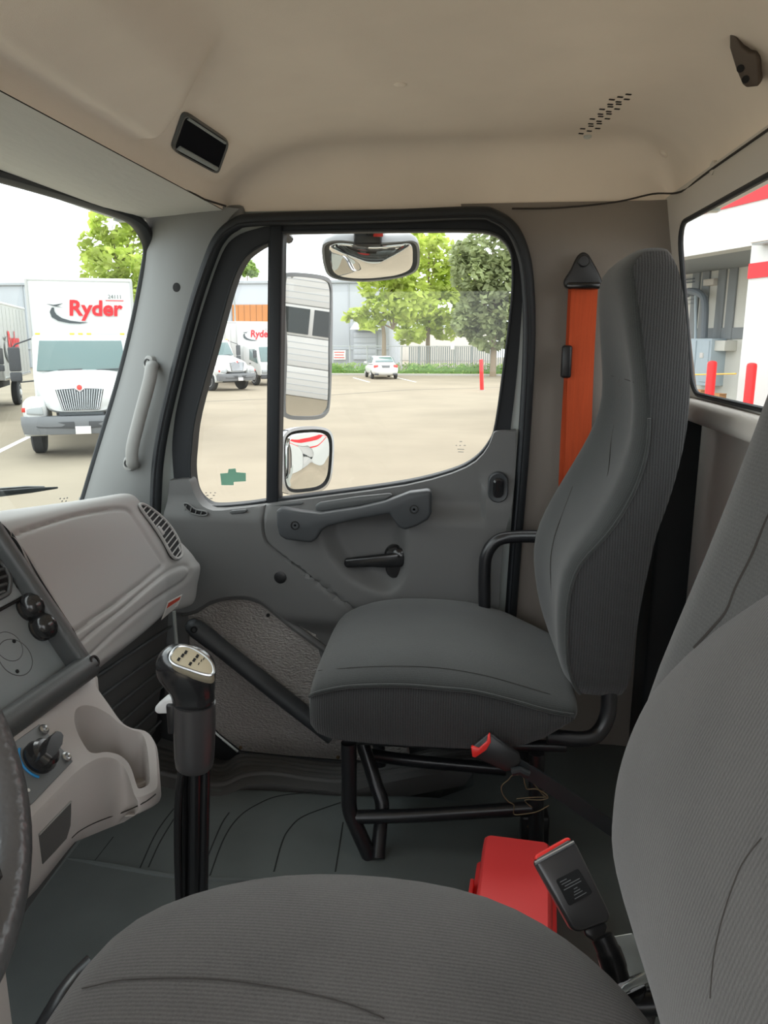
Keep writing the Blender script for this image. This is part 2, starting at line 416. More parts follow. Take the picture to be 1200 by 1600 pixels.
# header panel over the windshield
hp = []
NY = 40
for j in range(NY+1):
    y = -.3+2.24*j/NY
    for i in range(9):
        t = i/8; x = -.845+.245*t; z = 1.372+.018*t-.020*math.sin(math.pi*t)*(1 if y < 1.7 else max(0, 1-(y-1.7)/.24))
        z -= .0
        hp.append(V(x, y, z))
hf = [(j*9+i, j*9+i+1, (j+1)*9+i+1, (j+1)*9+i) for j in range(NY) for i in range(8)]
tag(obj('trim_1', hp, hf, 'header_vinyl'), 'pale grey grained header panel above the windshield', kind='structure')
# windshield
WP0 = V(-.825, 1.9, 1.372); WN_ = V(.73, 0, -.235)
def wsx(z): return WP0.x+(z-WP0.z)*(.235/.73)
edge = [(-60, 250), (0, 265), (100, 296), (170, 320), (205, 336), (222, 356), (228, 385), (222, 430), (205, 515), (182, 605), (150, 710), (126, 790), (105, 850)]
we = cr([WN(a, b, WP0, WN_) for a, b in edge], 5)
ws = struct('window_1', (-.95, .9, 1.0), 'large sloping windshield')
outl = [(p.y, p.z) for p in we]+[(1.85, .50), (-.4, .50), (-.4, we[0].z)]
sheet('pane', outl, lambda u, v: V(wsx(v), u, v), 'tint_glass', ws, step=.3)
gk = [V(wsx(1.372), -.4, 1.372)]+[p+V(.004, 0, 0) for p in we]
tube('black_gasket', [p-V(0, 0, .010*smoothstep(1.30, 1.36, p.z)) for p in gk], [.010+.009*smoothstep(1.30, 1.37, p.z) for p in gk], 'rubber', ws, n=10, squash=(1.1, .7))
for q, (a, b) in enumerate([(94, 779), (100, 779), (105, 778), (97, 783), (103, 783)]):
    c = WN(a, b, WP0+V(.003, 0, 0), WN_)
    if q == 0: etch = MB()
    etch.add(*g_box(c, (.001, .006, .003)))
etch.build('etched_mark', 'label_grey', ws, smooth=False)
# front right pillar
pl = [(232, 318), (228, 340), (230, 380), (224, 430), (207, 515), (184, 605), (152, 710), (128, 790), (108, 850)]
pr_ = [(374, 326), (356, 345), (332, 392), (310, 445), (285, 535), (262, 625), (246, 715), (240, 790), (238, 850)]
rows = []
for (a, b), (c, d) in zip(pl, pr_):
    A = WN(a, b, WP0+V(.006, 0, 0), WN_); B = W(c, d, y=YD-.012)
    out = []
    for i in range(9):
        t = i/8; p = A.lerp(B, t); p.y -= .030*math.sin(math.pi*min(1, t*1.05))**.8; p.x += .012*math.sin(math.pi*t); out.append(p)
    rows.append(out)
R2 = []
for c in range(9): R2.append(cr([r[c] for r in rows], 5))
rows = [[R2[c][i] for c in range(9)] for i in range(len(R2[0]))]
vs, fs = g_loft(rows, cap=False, closed_ring=False)
pillar = tag(obj('trim_2', vs, fs, 'pillar_plastic'), 'grey plastic front pillar trim beside the windshield', kind='structure')
PB = bvh(pillar)
p, n = hit(PB, 276, 449); lathe('screw_hole', p, n, [(.0115, -.003), (.0115, .001), (.0085, .0015), (.001, .0016)], 'recess', pillar, n=16)
box('pillar_cap', W(352, 338, y=1.975), (.10, .03, .05), 'pillar_plastic', pillar, bev=.01)
# grab handle on the pillar
gh0, gn0 = hit(PB, 237, 568); gh1, gn1 = hit(PB, 205, 724)
gh = thing('grab_handle', 'pale grey curved grab handle screwed to front pillar', 'handle', gh1)
gp = [hit(PB, 242, 571)[0]+gn0*.008, hit(PB, 250, 577)[0]+gn0*.028, hit(PB, 252, 600)[0]+gn0*.040, hit(PB, 238, 655)[0]+gn0*.042, hit(PB, 226, 700)[0]+gn0*.040, hit(PB, 220, 722)[0]+gn0*.028, hit(PB, 211, 727)[0]+gn1*.008]
tube('grip', cr(gp, 7), [.012]+[.0145]*41+[.012], 'pale_handle', gh, n=12, squash=(1.15, .85))
for q, nq, (a, b) in ((gh0, gn0, (236, 566)), (gh1, gn1, (203, 724))):
    t1 = (V(0, .35, -1)-nq*nq.dot(V(0, .35, -1))).normalized(); t2 = nq.cross(t1)
    mp = basis(q, t2, t1)
    rr = rrect(.034, .04, .014)
    foot = loft('mounting_foot', [[mp(u) for u in rr], [mp((u[0]*.92, u[1]*.92))+nq*.012 for u in rr], [mp((u[0]*.7, u[1]*.7))+nq*.015 for u in rr]], 'pale_handle', gh)
    lathe('screw', q+nq*.014, nq, [(.0105, -.002), (.0105, .003), (.007, .003), (.006, 0.0)], 'screw', foot, n=14)

# ------------------------------------------------------------------ rear wall with window
def rwx(z): return .545 if z < .93 else .530-.075*(z-.93)/.47
hole = [(1.885+p[0]-.80, 1.147+p[1]) for p in rrect(1.6, .375, .055, 6)]
hole = [(y if y > 1.0 else y, z) for y, z in hole]
wr = struct('wall_rear', (.53, .9, 0), 'beige grey moulded rear cab wall')
sheet('panel', [(-.3, -.03), (1.975, -.03), (1.975, 1.405), (-.3, 1.405)], lambda u, v: V(rwx(v), u, v), 'rear_trim', wr, holes=[hole], step=.08)
box('corner_shade', (.505, 1.905, .45), (.09, .12, .92), 'rubber', wr, bev=.01)  # dark box standing in for the shadow behind the passenger seat
vs, fs = g_box((.52, .85, .925), (.05, 2.2, .05)); obj('sill_ledge', vs, fs, 'rear_trim', wr, bev=.018, seg=4)
for px, py in ((1115, 262),):
    p = W(px, py, x=.458); lathe('trim_clip', p, (-1, 0, 0), [(.013, -.003), (.013, .003), (.009, .005)], 'rear_trim', wr, n=16)
w2 = struct('window_2', (.5, 1.05, .95), 'wide rear cab window with dark gasket')
sheet('pane', hole, lambda u, v: V(rwx(v)+.012, u, v), 'glass', w2, step=.3)
tube('gasket', [V(rwx(v)+.002, u, v) for u, v in hole], .006, 'rubber', w2, n=8, closed=True)

# ------------------------------------------------------------------ passenger side wall behind the door
seal_px = [(240, 860), (243, 790), (247, 720), (259, 650), (281, 560), (306, 470), (328, 405), (343, 373), (366, 352), (405, 343), (600, 338), (740, 333), (772, 338), (800, 358), (818, 398), (825, 450), (827, 520), (823, 620), (815, 740), (806, 850), (798, 960), (790, 1080), (783, 1180)]
seal3 = cr([W(a, b, y=YD-.01) for a, b in seal_px], 5)
right = [p for p in seal3 if p.x > -.05]
outl = [(p.x+.004, p.z) for p in right]+[(right[-1].x, -.03), (.55, -.03), (.56, .93), (.55, .95), (.485, 1.34), (.48, 1.40), (right[0].x, 1.40)]
def bfn(u, v): return V(u, 1.968-(.05*((u-.42)/.13)**2 if u > .42 else 0), v)
tag(sheet('wall_passenger', outl, bfn, 'b_trim', step=.045), 'taupe moulded trim behind the passenger door', kind='structure')

# ------------------------------------------------------------------ floor
fl = struct('floor', (-.2, .8, 0), 'dark rubber cab floor mat')
def flz(x, y): return .30*smoothstep(-.80, -1.08, x)
sheet('mat', [(-1.08, -.3), (.56, -.3), (.56, 2.0), (-1.08, 2.0)], lambda u, v: V(u, v, flz(u, v)-.16*smoothstep(1.70, 1.80, v)*smoothstep(.06, -.04, u)), 'floor_mat', fl, step=.09)
grooves = [
    [(80, 1345), (70, 1400), (20, 1500)],
    [(139, 1352), (170, 1310)], [(146, 1348), (177, 1308)],
    [(218, 1358), (245, 1300), (275, 1260), (300, 1235)], [(232, 1355), (252, 1312), (283, 1262)],
    [(322, 1345), (345, 1290), (358, 1270)],
    [(328, 1368), (350, 1310), (372, 1278), (400, 1258), (440, 1243), (520, 1236)],
    [(428, 1362), (440, 1318), (452, 1295), (475, 1275), (532, 1254)],
    [(524, 1362), (536, 1285)],
]
for g in grooves:
    tube('mat_groove', cr([W(a, b, z=.0005)+V(0, 0, .0005) for a, b in g], 6), .0015, 'floor_groove', fl, n=6, squash=(1, .5))
tube('mat_edge', cr([W(50, 1340, z=0), W(140, 1348, z=0), W(290, 1372, z=0), W(420, 1376, z=0)], 5), .006, 'floor_mat', fl, n=8)
# ribbed scuff plate at the door sill
sill = struct('trim_3', (-.4, 1.78, 0), 'black ribbed rubber scuff plate along the door sill')
top_px = [(236, 1158), (300, 1178), (345, 1196), (375, 1180), (430, 1183), (500, 1192), (545, 1194), (620, 1188), (700, 1172), (800, 1160)]
bot_px = [(236, 1225), (300, 1238), (345, 1243), (385, 1228), (425, 1224), (480, 1232), (540, 1236), (610, 1222), (700, 1205), (800, 1190)]
T = cr([W(a, b, y=1.925) for a, b in top_px], 5); B_ = cr([W(a, b, z=.002) for a, b in bot_px], 5)
rows = []
for i in range(len(T)):
    r = []
    for k in range(121):
        t = k/120; p = B_[i].lerp(T[i], t); p.z += .012*math.sin(math.pi*min(1, t*2.2))*(t < .4545)+(.007*max(0, math.sin(t*math.pi*2*6.5))**.6 if t > .15 else 0); r.append(p)
    r.append(r[-1]+V(0, .05, -.01)); r.insert(0, r[0]+V(0, 0, -.05)); rows.append(r)
vs, fs = g_loft(rows, cap=False, closed_ring=False); obj('ribbed_pad', vs, fs, 'ribbed_dark', sill)
tag(sheet('wall_cowl', [(-1.1, -.3), (-.05, -.3), (-.05, -.03), (-.50, .0), (-.60, .12), (-.64, .60), (-.74, .64), (-1.1, .50)], lambda u, v: V(u, 1.965, v), 'handle_plastic', step=.2), 'dark cowl side under the dash end', kind='structure')
# unseen driver-side pillar and rail, added and sized to cut incoming light
dw = MB(); dw.add(*g_box((.47, -.31, .70), (.24, .03, 1.5))); dw.add(*g_box((-.2, -.31, 1.44), (1.5, .03, .20)))
tag(dw.build('wall_driver_blocker', 'b_trim', smooth=False), 'unseen partial cab wall limiting light at the open driver doorway', kind='structure')
# firewall and outer skins that close the cab
tag(sheet('wall_front', [(-.3, -.05), (2.0, -.05), (2.0, .62), (-.3, .62)], lambda u, v: V(-1.06, u, v), 'recess', step=.3), 'dark firewall below the dash', kind='structure')
tag(sheet('wall_outer', [(-1.1, -.4), (.35, -.4), (.35, .64), (.13, .64), (.13, .60), (-.72, .60), (-.72, .64), (-1.1, .64)], lambda u, v: V(u, 2.06, v), 'paint_jamb', step=.4), 'painted outer skin of the cab side', kind='structure')
# ================================================================== PASSENGER DOOR
door = struct('door_1', (-.3, YD, 0), 'grey trimmed passenger door with window')
fo_px = [(272, 755), (269, 703), (272, 663), (279, 624), (300, 540), (322, 465), (347, 396), (368, 370), (402, 357), (440, 352), (600, 347), (740, 342), (776, 350), (800, 372), (812, 400), (817, 440), (813, 520), (806, 600), (797, 676), (790, 730), (700, 800), (420, 822), (300, 825), (275, 800)]
vent_px = [(419, 379), (400, 389), (379, 408), (361, 449), (338, 532), (307, 646), (299.5, 703), (298, 739), (304, 770), (320, 787), (338, 791), (380, 788), (416, 783)]
main_px = [(441, 363), (540, 361), (640, 360), (735, 360), (768, 364), (786, 374), (797, 390), (801, 412), (800, 465), (788, 568), (775, 661), (764, 692), (741, 718), (705, 736), (633, 754), (519, 770), (434, 781)]
def dpl(px, y): return [(lambda p: (p.x, p.z))(W(a, b, y=y)) for a, b in px]
fo = [(p.x, p.z) for p in cr([V(*q, 0).xzy if False else V(q[0], 0, q[1]) for q in dpl(fo_px, YD+.01)], 4, True)]
def smooth2(l, n=4): return [(p.x, p.z) for p in cr([V(q[0], 0, q[1]) for q in l], n, True)]
def smooth_open(l, n=4): return [(p.x, p.z) for p in cr([V(q[0], 0, q[1]) for q in l], n, False)]
vent2 = smooth_open(dpl(vent_px, YD+.01)); main2 = smooth_open(dpl(main_px, YD+.01))
sheet('window_frame', fo, lambda u, v: V(u, YD+.01, v), 'frame_black', door, holes=[vent2, main2], step=.08, skirt=(0, .05, 0))
vg = sheet('vent_glass', smooth_open(dpl(vent_px, YD+.045)), lambda u, v: V(u, YD+.045, v), 'glass', door, step=.2)
mg = sheet('window_glass', smooth_open(dpl(main_px, YD+.045)), lambda u, v: V(u, YD+.045, v), 'glass', door, step=.2)
# divider bar and glass run channels
a, b, c, d = W(421, 350, y=YD), W(441, 350, y=YD), W(434, 800, y=YD), W(416, 800, y=YD)
slab('divider_bar', [a, b, c, d], (0, .03, 0), 'frame_black', door, bev=.005)
tube('glass_channel', [W(x, y, y=YD+.008) for x, y in [(441, 364)]]+[V(u, YD+.006, v) for u, v in main2], .0035, 'rubber', door, n=6)
tube('glass_channel', [V(u, YD+.006, v) for u, v in vent2], .0035, 'rubber', door, n=6)
# glass stickers and etched marks
gs = [(344, 740), (356, 739), (357, 733), (368, 732), (369, 738), (384, 739), (384, 752), (365, 753), (365, 758), (346, 758)]
SM = slab('green_sticker', [W(x, y, y=YD+.0435) for x, y in gs], (0, .0006, 0), 'green_sticker', vg, bev=0, smooth=False)
em = MB()
for (x, y, w) in ((322, 770, 4), (329, 770, 4), (336, 770, 4), (324, 774, 6), (334, 774, 5), (330, 779, 7)):
    em.add(*g_box(W(x, y, y=YD+.043), (w*.0011, .0006, .0022)))
em.build('etched_mark', 'label_grey', vg, smooth=False)
em = MB()
for (x, y, w) in ((720, 690, 6), (713, 696, 4), (719, 696, 4), (726, 696, 5), (720, 702, 16), (720, 706, 13)):
    em.add(*g_box(W(x, y, y=YD+.043), (w*.0011, .0006, .0016)))
em.build('etched_mark', 'label_grey', mg, smooth=False)
# painted jamb strip between frame and weatherstrip
jo = [(p.x, p.z) for p in resample([V(p.x, 0, p.z) for p in seal3], 120, False)]
sheet('painted_jamb', jo, lambda u, v: V(u, YD+.022, v), 'paint_jamb', door, holes=[[(u*1.0, v) for u, v in inset([V(q[0], q[1], 0) for q in fo], .03)] if False else [(p.x, p.y) for p in inset([V(q[0], q[1], 0) for q in fo], .03)]], step=.1)
tube('weatherstrip', seal3, .0155, 'rubber', door, n=12, squash=(1.0, 1.0))
tube('weatherstrip_lip', [p+V(0, -.008, 0)+((V(-.25, 0, .65)-p)*.02) for p in seal3], .004, 'frame_black', door, n=6)
# trim panel -------------------------------------------------
YP = 1.905
tp_px = [(258, 757), (262, 754), (284, 752), (291, 756), (296, 772), (306, 788), (322, 797), (345, 799), (412, 792), (434, 789), (519, 778), (633, 762), (706, 743), (744, 724), (764, 700), (771, 682), (777, 676), (804, 676), (808, 681), (806, 740), (800, 790), (788, 840), (782, 900), (778, 1000), (772, 1100), (600, 1110), (500, 1040), (496, 1006), (455, 976), (418, 945), (402, 936), (380, 931), (350, 933), (325, 941), (305, 953), (285, 957), (262, 950), (250, 900), (255, 800)]
tp = [(p.x, p.z) for p in cr([W(a, b, y=YP) for a, b in tp_px], 2, True)]
sg_px = [(411, 790), (411, 815), (413, 836), (420, 851), (437, 866), (470, 891), (510, 921), (560, 957), (620, 1000)]
sg = [(p.x, p.z) for p in cr([W(a, b, y=YP) for a, b in sg_px], 5)]
SG = np.array(sg)
bowl_c = W(585, 842, y=YP); bowl_r = .150
bl_px = [(505, 800), (498, 830), (502, 850), (520, 882), (545, 908), (570, 922), (595, 930), (615, 928), (632, 912), (640, 885), (638, 840), (632, 800)]
bl = [(p.x, p.z) for p in cr([W(a, b, y=YP) for a, b in bl_px], 4, True)]
BLA = np.array(bl)
def dseg(x, z, A, closed=False):
    a = A if closed is False else np.vstack([A, A[:1]])
    d = a[1:]-a[:-1]; w = np.array([x, z])-a[:-1]; t = np.clip((w*d).sum(1)/np.maximum((d*d).sum(1), 1e-12), 0, 1)
    return np.min(np.hypot(*(w-d*t[:, None]).T))
def panel_y(u, v):
    y = YP
    ds = dseg(u, v, SG); y += .007*math.exp(-(ds/.0028)**2)
    if pip(u, v, bl):
        db = dseg(u, v, BLA, True); y += .044*smoothstep(0, .045, db)
    top = v-.60
    y += .028*smoothstep(.02, .075, top) if u < .05 else .028*smoothstep(.06, .16, top)
    y += .035*smoothstep(.36, .30, v)*smoothstep(-.2, -.45, u)
    return y
ex = []
for o_ in (-.006, -.0028, 0, .0028, .006):
    for i in range(len(sg)-1):
        d = Vector((sg[i+1][0]-sg[i][0], sg[i+1][1]-sg[i][1])).normalized()
        ex.append((sg[i][0]-d.y*o_, sg[i][1]+d.x*o_))
for i, q in enumerate(bl):
    for t in (0, .04, .09, .16):
        ex.append((q[0]+(bowl_c.x-q[0])*t, q[1]+(bowl_c.z-q[1])*t))
panel = sheet('trim_panel', tp, lambda u, v: V(u, panel_y(u, v), v), 'grey_plastic', door, step=.012, extra=ex, skirt=(0, .05, 0))
DB = bvh(panel)
# lip along the lower cut-out and the sill edge
lip = cr([W(a, b, y=YP+.022) for a, b in [(285, 957), (305, 953), (325, 941), (350, 933), (380, 931), (402, 936), (418, 945), (455, 976), (496, 1006), (540, 1040)]], 6)
tube('lower_lip', lip, .010, 'grey_plastic', door, n=10)
# pull handle
ph_px = [(431, 797), (432, 822), (436, 838), (446, 844), (486, 849), (494, 843), (502, 830), (512, 823), (560, 812), (608, 803), (614, 812), (622, 824), (632, 829), (650, 823), (668, 813), (674, 803), (674, 772), (671, 766), (640, 770), (600, 785), (560, 794), (500, 803), (470, 800), (440, 795)]
yh = YP-.040
pull = slab('pull_handle', [W(a, b, y=yh) for a, b in ph_px], (0, .04, 0), 'handle_plastic', door, bev=.008, seg=3)
tpx = [(436, 794), (500, 800), (560, 792), (602, 783), (620, 774), (671, 765), (640, 766), (560, 776), (500, 785), (440, 790)]
slab('grip_slot', [W(a, b, y=YP-.004) for a, b in [(494, 801), (560, 791), (600, 783), (614, 775), (610, 771), (560, 776), (500, 785), (492, 790)]], (0, .012, 0), 'stack_bar', door, bev=.004)
for x, y in ((461, 821), (647, 796)):
    q = W(x, y, y=yh); lathe('screw', q, (0, -1, 0), [(.0115, -.004), (.0115, .0015), (.009, .0015), (.0075, -.003), (.004, -.002), (.003, .0)], 'screw', pull, n=18)
# latch handle
q, n = hit(DB, 617, 882)
esc = rrect(.056, .092, .027, 8); mp = basis(W(618, 878, y=q.y-.010), (1, 0, .10), (-.10, 0, 1))
lt = loft('latch_escutcheon', [[mp(u)+V(0, .03, 0) for u in esc], [mp(u) for u in esc], [mp((u[0]*.82, u[1]*.88))-V(0, .007, 0) for u in esc]], 'gloss_black', door)
yl = q.y-.030
lv = [(538, 874), (600, 867), (628, 863), (633, 869), (633, 880), (628, 887), (600, 888), (580, 887), (540, 888), (537, 882)]
slab('latch_lever', [W(a, b, y=yl) for a, b in lv], (0, .020, 0), 'gloss_black', lt, bev=.006, seg=3)
lathe('pivot_boss', W(624, 866, y=yl+.02), (0, -1, 0), [(.02, -.01), (.02, .012), (.014, .018), (.004, .020)], 'gloss_black', lt, n=18)
# lock rocker
yk = min(hit(DB, x_, y_)[0].y for x_, y_ in ((764, 745), (792, 745), (764, 780), (790, 780), (778, 762)))-.003
lk = rrect(.050, .076, .024, 7); mp = basis(W(778.5, 762, y=yk), (1, 0, 0), (0, 0, 1))
lo_ = loft('lock_bezel', [[mp(u)+V(0, .02, 0) for u in lk], [mp(u) for u in lk], [mp((u[0]*.9, u[1]*.93))-V(0, .004, 0) for u in lk], [mp((u[0]*.66, u[1]*.78))-V(0, .001, 0) for u in lk]], 'handle_plastic', door)
rk = rrect(.026, .050, .011, 5); loft('lock_rocker', [[mp(u) for u in rk], [mp(u)-V(0, .004+.006*(u[1] > 0), 0) for u in rk], [mp((u[0]*.7, u[1]*.8))-V(0, .005+.008*(u[1] > 0), 0) for u in rk]], 'gloss_black', lo_)
# black plug, demister slot, small caps
q, n = hit(DB, 438, 902); lathe('plug', q, n, [(.0165, -.003), (.0165, .002), (.013, .0035), (.003, .004)], 'black_plastic', door, n=20)
q, n = hit(DB, 419, 960)
ds_px = [(287, 788), (294, 787), (306, 796), (321, 799), (323, 804), (312, 805), (296, 800)]
yy = min(h_[0].y for h_ in (hit(DB, *q_) for q_ in ds_px) if h_[0] is not None)
dv = slab('demister_vent', [W(a, b, y=yy-.004) for a, b in cr([V(*p, 0) for p in ds_px], 3, True) and [(p.x, p.y) for p in cr([V(p[0], p[1], 0) for p in ds_px], 3, True)]], (0, .008, 0), 'recess', door, bev=.001)
for i in range(4):
    a0 = W(291+i*8, 789+i*3.4, y=yy-.006); b0 = W(289+i*8, 798+i*2.3, y=yy-.006)
    tube('vane', [a0, b0], .0016, 'pillar_plastic', dv, n=5)
tube('vent_rim', cr([W(a, b, y=yy-.005) for a, b in ds_px], 4, True), .002, 'pillar_plastic', dv, n=6, closed=True)
for pts in ([(358, 801), (362, 798), (384, 796), (386, 799), (380, 802), (362, 804)], [(424, 790), (470, 784), (474, 786), (470, 789), (430, 793)]):
    yy2 = hit(DB, pts[1][0]+4, pts[1][1]+4); yy2 = yy2[0].y if yy2[0] else YP+.02
    slab('sill_cap', [W(a, b, y=yy2-.003) for a, b in pts], (0, .01, 0), 'stack_bar', door, bev=.0015)
# stippled lower panel with black bar
YK = 1.935
kp_px = [(280, 962), (305, 945), (345, 925), (400, 922), (520, 995), (620, 1060), (640, 1194), (540, 1191), (450, 1184), (376, 1176), (340, 1148), (288, 1090)]
sheet('lower_panel', dpl(kp_px, YK), lambda u, v: V(u, YK, v), 'stipple', door, step=.04, skirt=(0, .03, 0))
tube('lower_edge', [W(a, b, y=YK-.004) for a, b in [(288, 1090), (340, 1148), (376, 1176), (450, 1184), (540, 1191), (640, 1194)]], .006, 'rubber', door, n=6)
tube('door_edge_strip', [W(a, b, y=YK-.006) for a, b in [(300, 1106), (340, 1148), (372, 1174)]], .0045, 'zinc', door, n=6)
bar_px = [(301, 978), (330, 1000), (380, 1040), (440, 1088), (520, 1150)]
bp = cr([W(a, b, y=YK-.026) for a, b in bar_px], 5)
bar = tube('brace_bar', bp, [.023, .027]+[.028]*4+[.0265]*(len(bp)-6), 'handle_plastic', door, n=14, squash=(1, .9))
lathe('bar_end', bp[0], bp[0]-bp[1], [(.023, 0), (.020, .009), (.011, .016), (.001, .018)], 'handle_plastic', door, n=14)
lathe('bar_screw', W(303, 984, y=YK-.052), (0, -1, 0), [(.009, -.004), (.009, .002), (.006, .002), (.005, -.002)], 'recess', bar, n=14)
for x, y in ((419, 961), (376, 1168), (528, 1183)):
    lathe('panel_fastener', W(x, y, y=YK-.001), (0, -1, 0), [(.005, -.001), (.005, .003), (.003, .0045)], 'rusty' if y > 1000 else 'recess', door, n=12)
# vertical jamb edge at the dash end
tube('jamb_edge', [W(272, 955, y=1.90), W(277, 1015, y=1.90), W(284, 1100, y=1.90)], .005, 'zinc', door, n=6)
slab('jamb_post', [W(a, b, y=1.93) for a, b in [(262, 930), (292, 930), (300, 1110), (255, 1110)]], (0, .03, 0), 'ribbed_dark', door, bev=.004)
# ================================================================== DASHBOARD
dash = thing('dashboard', 'grey moulded dashboard with glove box panel in front of passenger seat', 'dashboard', (-.85, 1.3, .3))
def PN(px, py): return W(px, py, y=1.12)
def PF(px, py): return W(px, py, y=1.69)
near = [V(-1.06, 1.12, .70), V(-.95, 1.12, .765), V(-.82, 1.12, .803), PN(0, 815)+V(-.02, 0, .006), PN(18, 832), PN(70, 915), PN(115, 985), PN(126, 1007), PN(137, 1032), PN(139, 1050), V(-.66, 1.12, .50), V(-.80, 1.12, .44)]
far = [V(-1.06, 1.69, .655), V(-.95, 1.69, .695), V(-.86, 1.69, .718), PF(196, 773), PF(217, 802), PF(238, 845), PF(256, 885), PF(263, 900), PF(262, 925), PF(258, 955), V(-.76, 1.69, .43), V(-.86, 1.69, .38)]
SUBN = 16
ncv = cr(near, SUBN); fcv = cr(far, SUBN); NP = len(ncv)
TL = [('m', 1.118+.482*i/170) for i in range(170)]+[('e', i/60) for i in range(61)]
AX = V(-.95, 0, .52)
# the dash end is cut on a slant: each line of the profile runs to its own length
YE = [1.74, 1.745, 1.755, 1.765, 1.785, 1.83, 1.862, 1.868, 1.862, 1.84, 1.82, 1.80]
def yend(i):
    return sum(yend0(min(NP-1, max(0, i+o))) for o in range(-20, 21, 2))/21
def yend0(i):
    f = i/SUBN; k = min(int(f), len(YE)-2); return YE[k]+(YE[k+1]-YE[k])*(f-k)
def dpoint(i, tl):
    if tl[0] == 'm': y = tl[1]; e = 1
    else:
        y = 1.60+(yend(i)-1.60)*tl[1]; s_ = max(0, (tl[1]-.55)/.45); e = math.sqrt(max(0, 1-s_**3.2))
    t = (y-1.12)/.57; p = ncv[i].lerp(fcv[i], t); p.y = y
    p.x += .010*math.sin(math.pi*min(1, t*.9))
    f_ = i/SUBN; p.x += .060*smoothstep(1.64, 1.83, y)*smoothstep(3.4, 6, f_)*smoothstep(11, 8.8, f_)
    if e < 1:
        k = .74+.26*e; p = V(AX.x+(p.x-AX.x)*k, y, AX.z+(p.z-AX.z)*k)
    return p
YL = [t_[1] if t_[0] == 'm' else 1.60+.25*t_[1] for t_ in TL]
dv_ = [[dpoint(i, t_) for i in range(NP)] for t_ in TL]
pxs = np.array([[project(p) for p in r] for r in dv_])
def polyd(P, pts, closed):
    a = np.array(pts, float)
    if closed: a = np.vstack([a, a[:1]])
    best = np.full(P.shape[:2], 1e9)
    for s, e in zip(a[:-1], a[1:]):
        d = e-s; w = P-s; t = np.clip((w@d)/(d@d), 0, 1); best = np.minimum(best, np.hypot(*(np.moveaxis(w-t[..., None]*d, -1, 0))))
    return best
gl_px = [(22, 836), (60, 822), (110, 807), (160, 797), (190, 795), (203, 800), (214, 815), (235, 848), (252, 874), (254, 883), (248, 889), (200, 928), (150, 964), (122, 984), (112, 986), (105, 978), (80, 935), (40, 870), (14, 846)]
lp_px = [(122, 1008), (150, 984), (190, 953), (230, 918), (262, 893), (281, 884), (291, 884), (297, 891), (295, 900), (284, 911), (262, 925), (230, 947), (180, 988), (140, 1026)]
gl_s = [(p.x, p.y) for p in cr([V(a, b, 0) for a, b in gl_px], 5, True)]
lp_s = [(p.x, p.y) for p in cr([V(a, b, 0) for a, b in lp_px], 5, False)]
dg_ = polyd(pxs, gl_s, True); dl_ = polyd(pxs, lp_s, False)
# groove depth is modelled into the surface
old_ = [[p.copy() for p in r] for r in dv_]
for j in range(len(YL)):
    
    for i in range(2*SUBN, 10*SUBN):
        g = .0050*math.exp(-(dg_[j, i]/3.0)**2)+.0045*math.exp(-(dl_[j, i]/3.0)**2)
        if g > 1e-4:
            a = old_[j][min(i+3, NP-1)]-old_[j][i-3]; b = V(0, 1, 0); n = a.cross(b).normalized()
            if n.x < 0: n = -n
            dv_[j][i] = dv_[j][i]-n*g
vs, fs = g_loft(dv_, cap=False, closed_ring=False)
dbody = obj('body', vs, fs, 'dash', dash, ang=60)
obj('end_closing', [V(p.x, p.y+.001, p.z) for p in ncv], [list(range(NP))], 'stack_bar', dash, smooth=False)
ct_ = [V(-1.06, 0, .70), V(-.95, 0, .765), V(-.84, 0, .805), V(-.80, 0, .812), V(-.77, 0, .80), V(-.80, 0, .70)]
loft('cowl_top', [[V(p.x, y, p.z) for p in cr(ct_, 5)] for y in (.2, .6, .9, 1.125)], 'dash', dash, cap=False, closed_ring=False)
XB = bvh(dbody)
# oval louvre in the dash end
vt_px = [(218, 789), (228, 790), (250, 806), (268, 826), (281, 850), (284, 866), (277, 873), (268, 868), (255, 845), (240, 822), (222, 798)]
vt = [h for h in (hit(XB, a, b) for a, b in vt_px) if h[0] is not None]
vc = sum([p for p, n in vt], V(0, 0, 0))/len(vt); vn = sum([n for p, n in vt], V(0, 0, 0)).normalized()
vp = [WN(a, b, vc+vn*.004, vn) for a, b in vt_px]; vps = cr(vp, 5, True)
lv_ = slab('air_vent', vps, -vn*.03, 'recess', dash, bev=0)
tube('vent_rim', [p+vn*.001 for p in vps], .0038, 'dash', lv_, n=8, closed=True)
A = WN(222, 789, vc+vn*.006, vn); B = WN(281, 872, vc+vn*.006, vn); L = (B-A); ld = L.normalized(); cd_ = vn.cross(ld).normalized()
pl2 = [((p-A).dot(ld), (p-A).dot(cd_)) for p in vps]
for k in range(12):
    s = L.length*(k+.8)/12.6
    ins = [t for t in np.linspace(-.06, .06, 121) if pip(s, t, pl2)]
    if len(ins) < 3: continue
    a0 = A+ld*s+cd_*ins[0]; b0 = A+ld*s+cd_*ins[-1]
    tube('louvre', [a0, b0], .0017, 'dash', lv_, n=6)
cm = A+ld*L.length*.48+vn*.001
box('vent_tab', cm, (.024, .012, .006), 'dash', lv_, rot=Matrix((ld, cd_, vn)).transposed(), bev=.002)
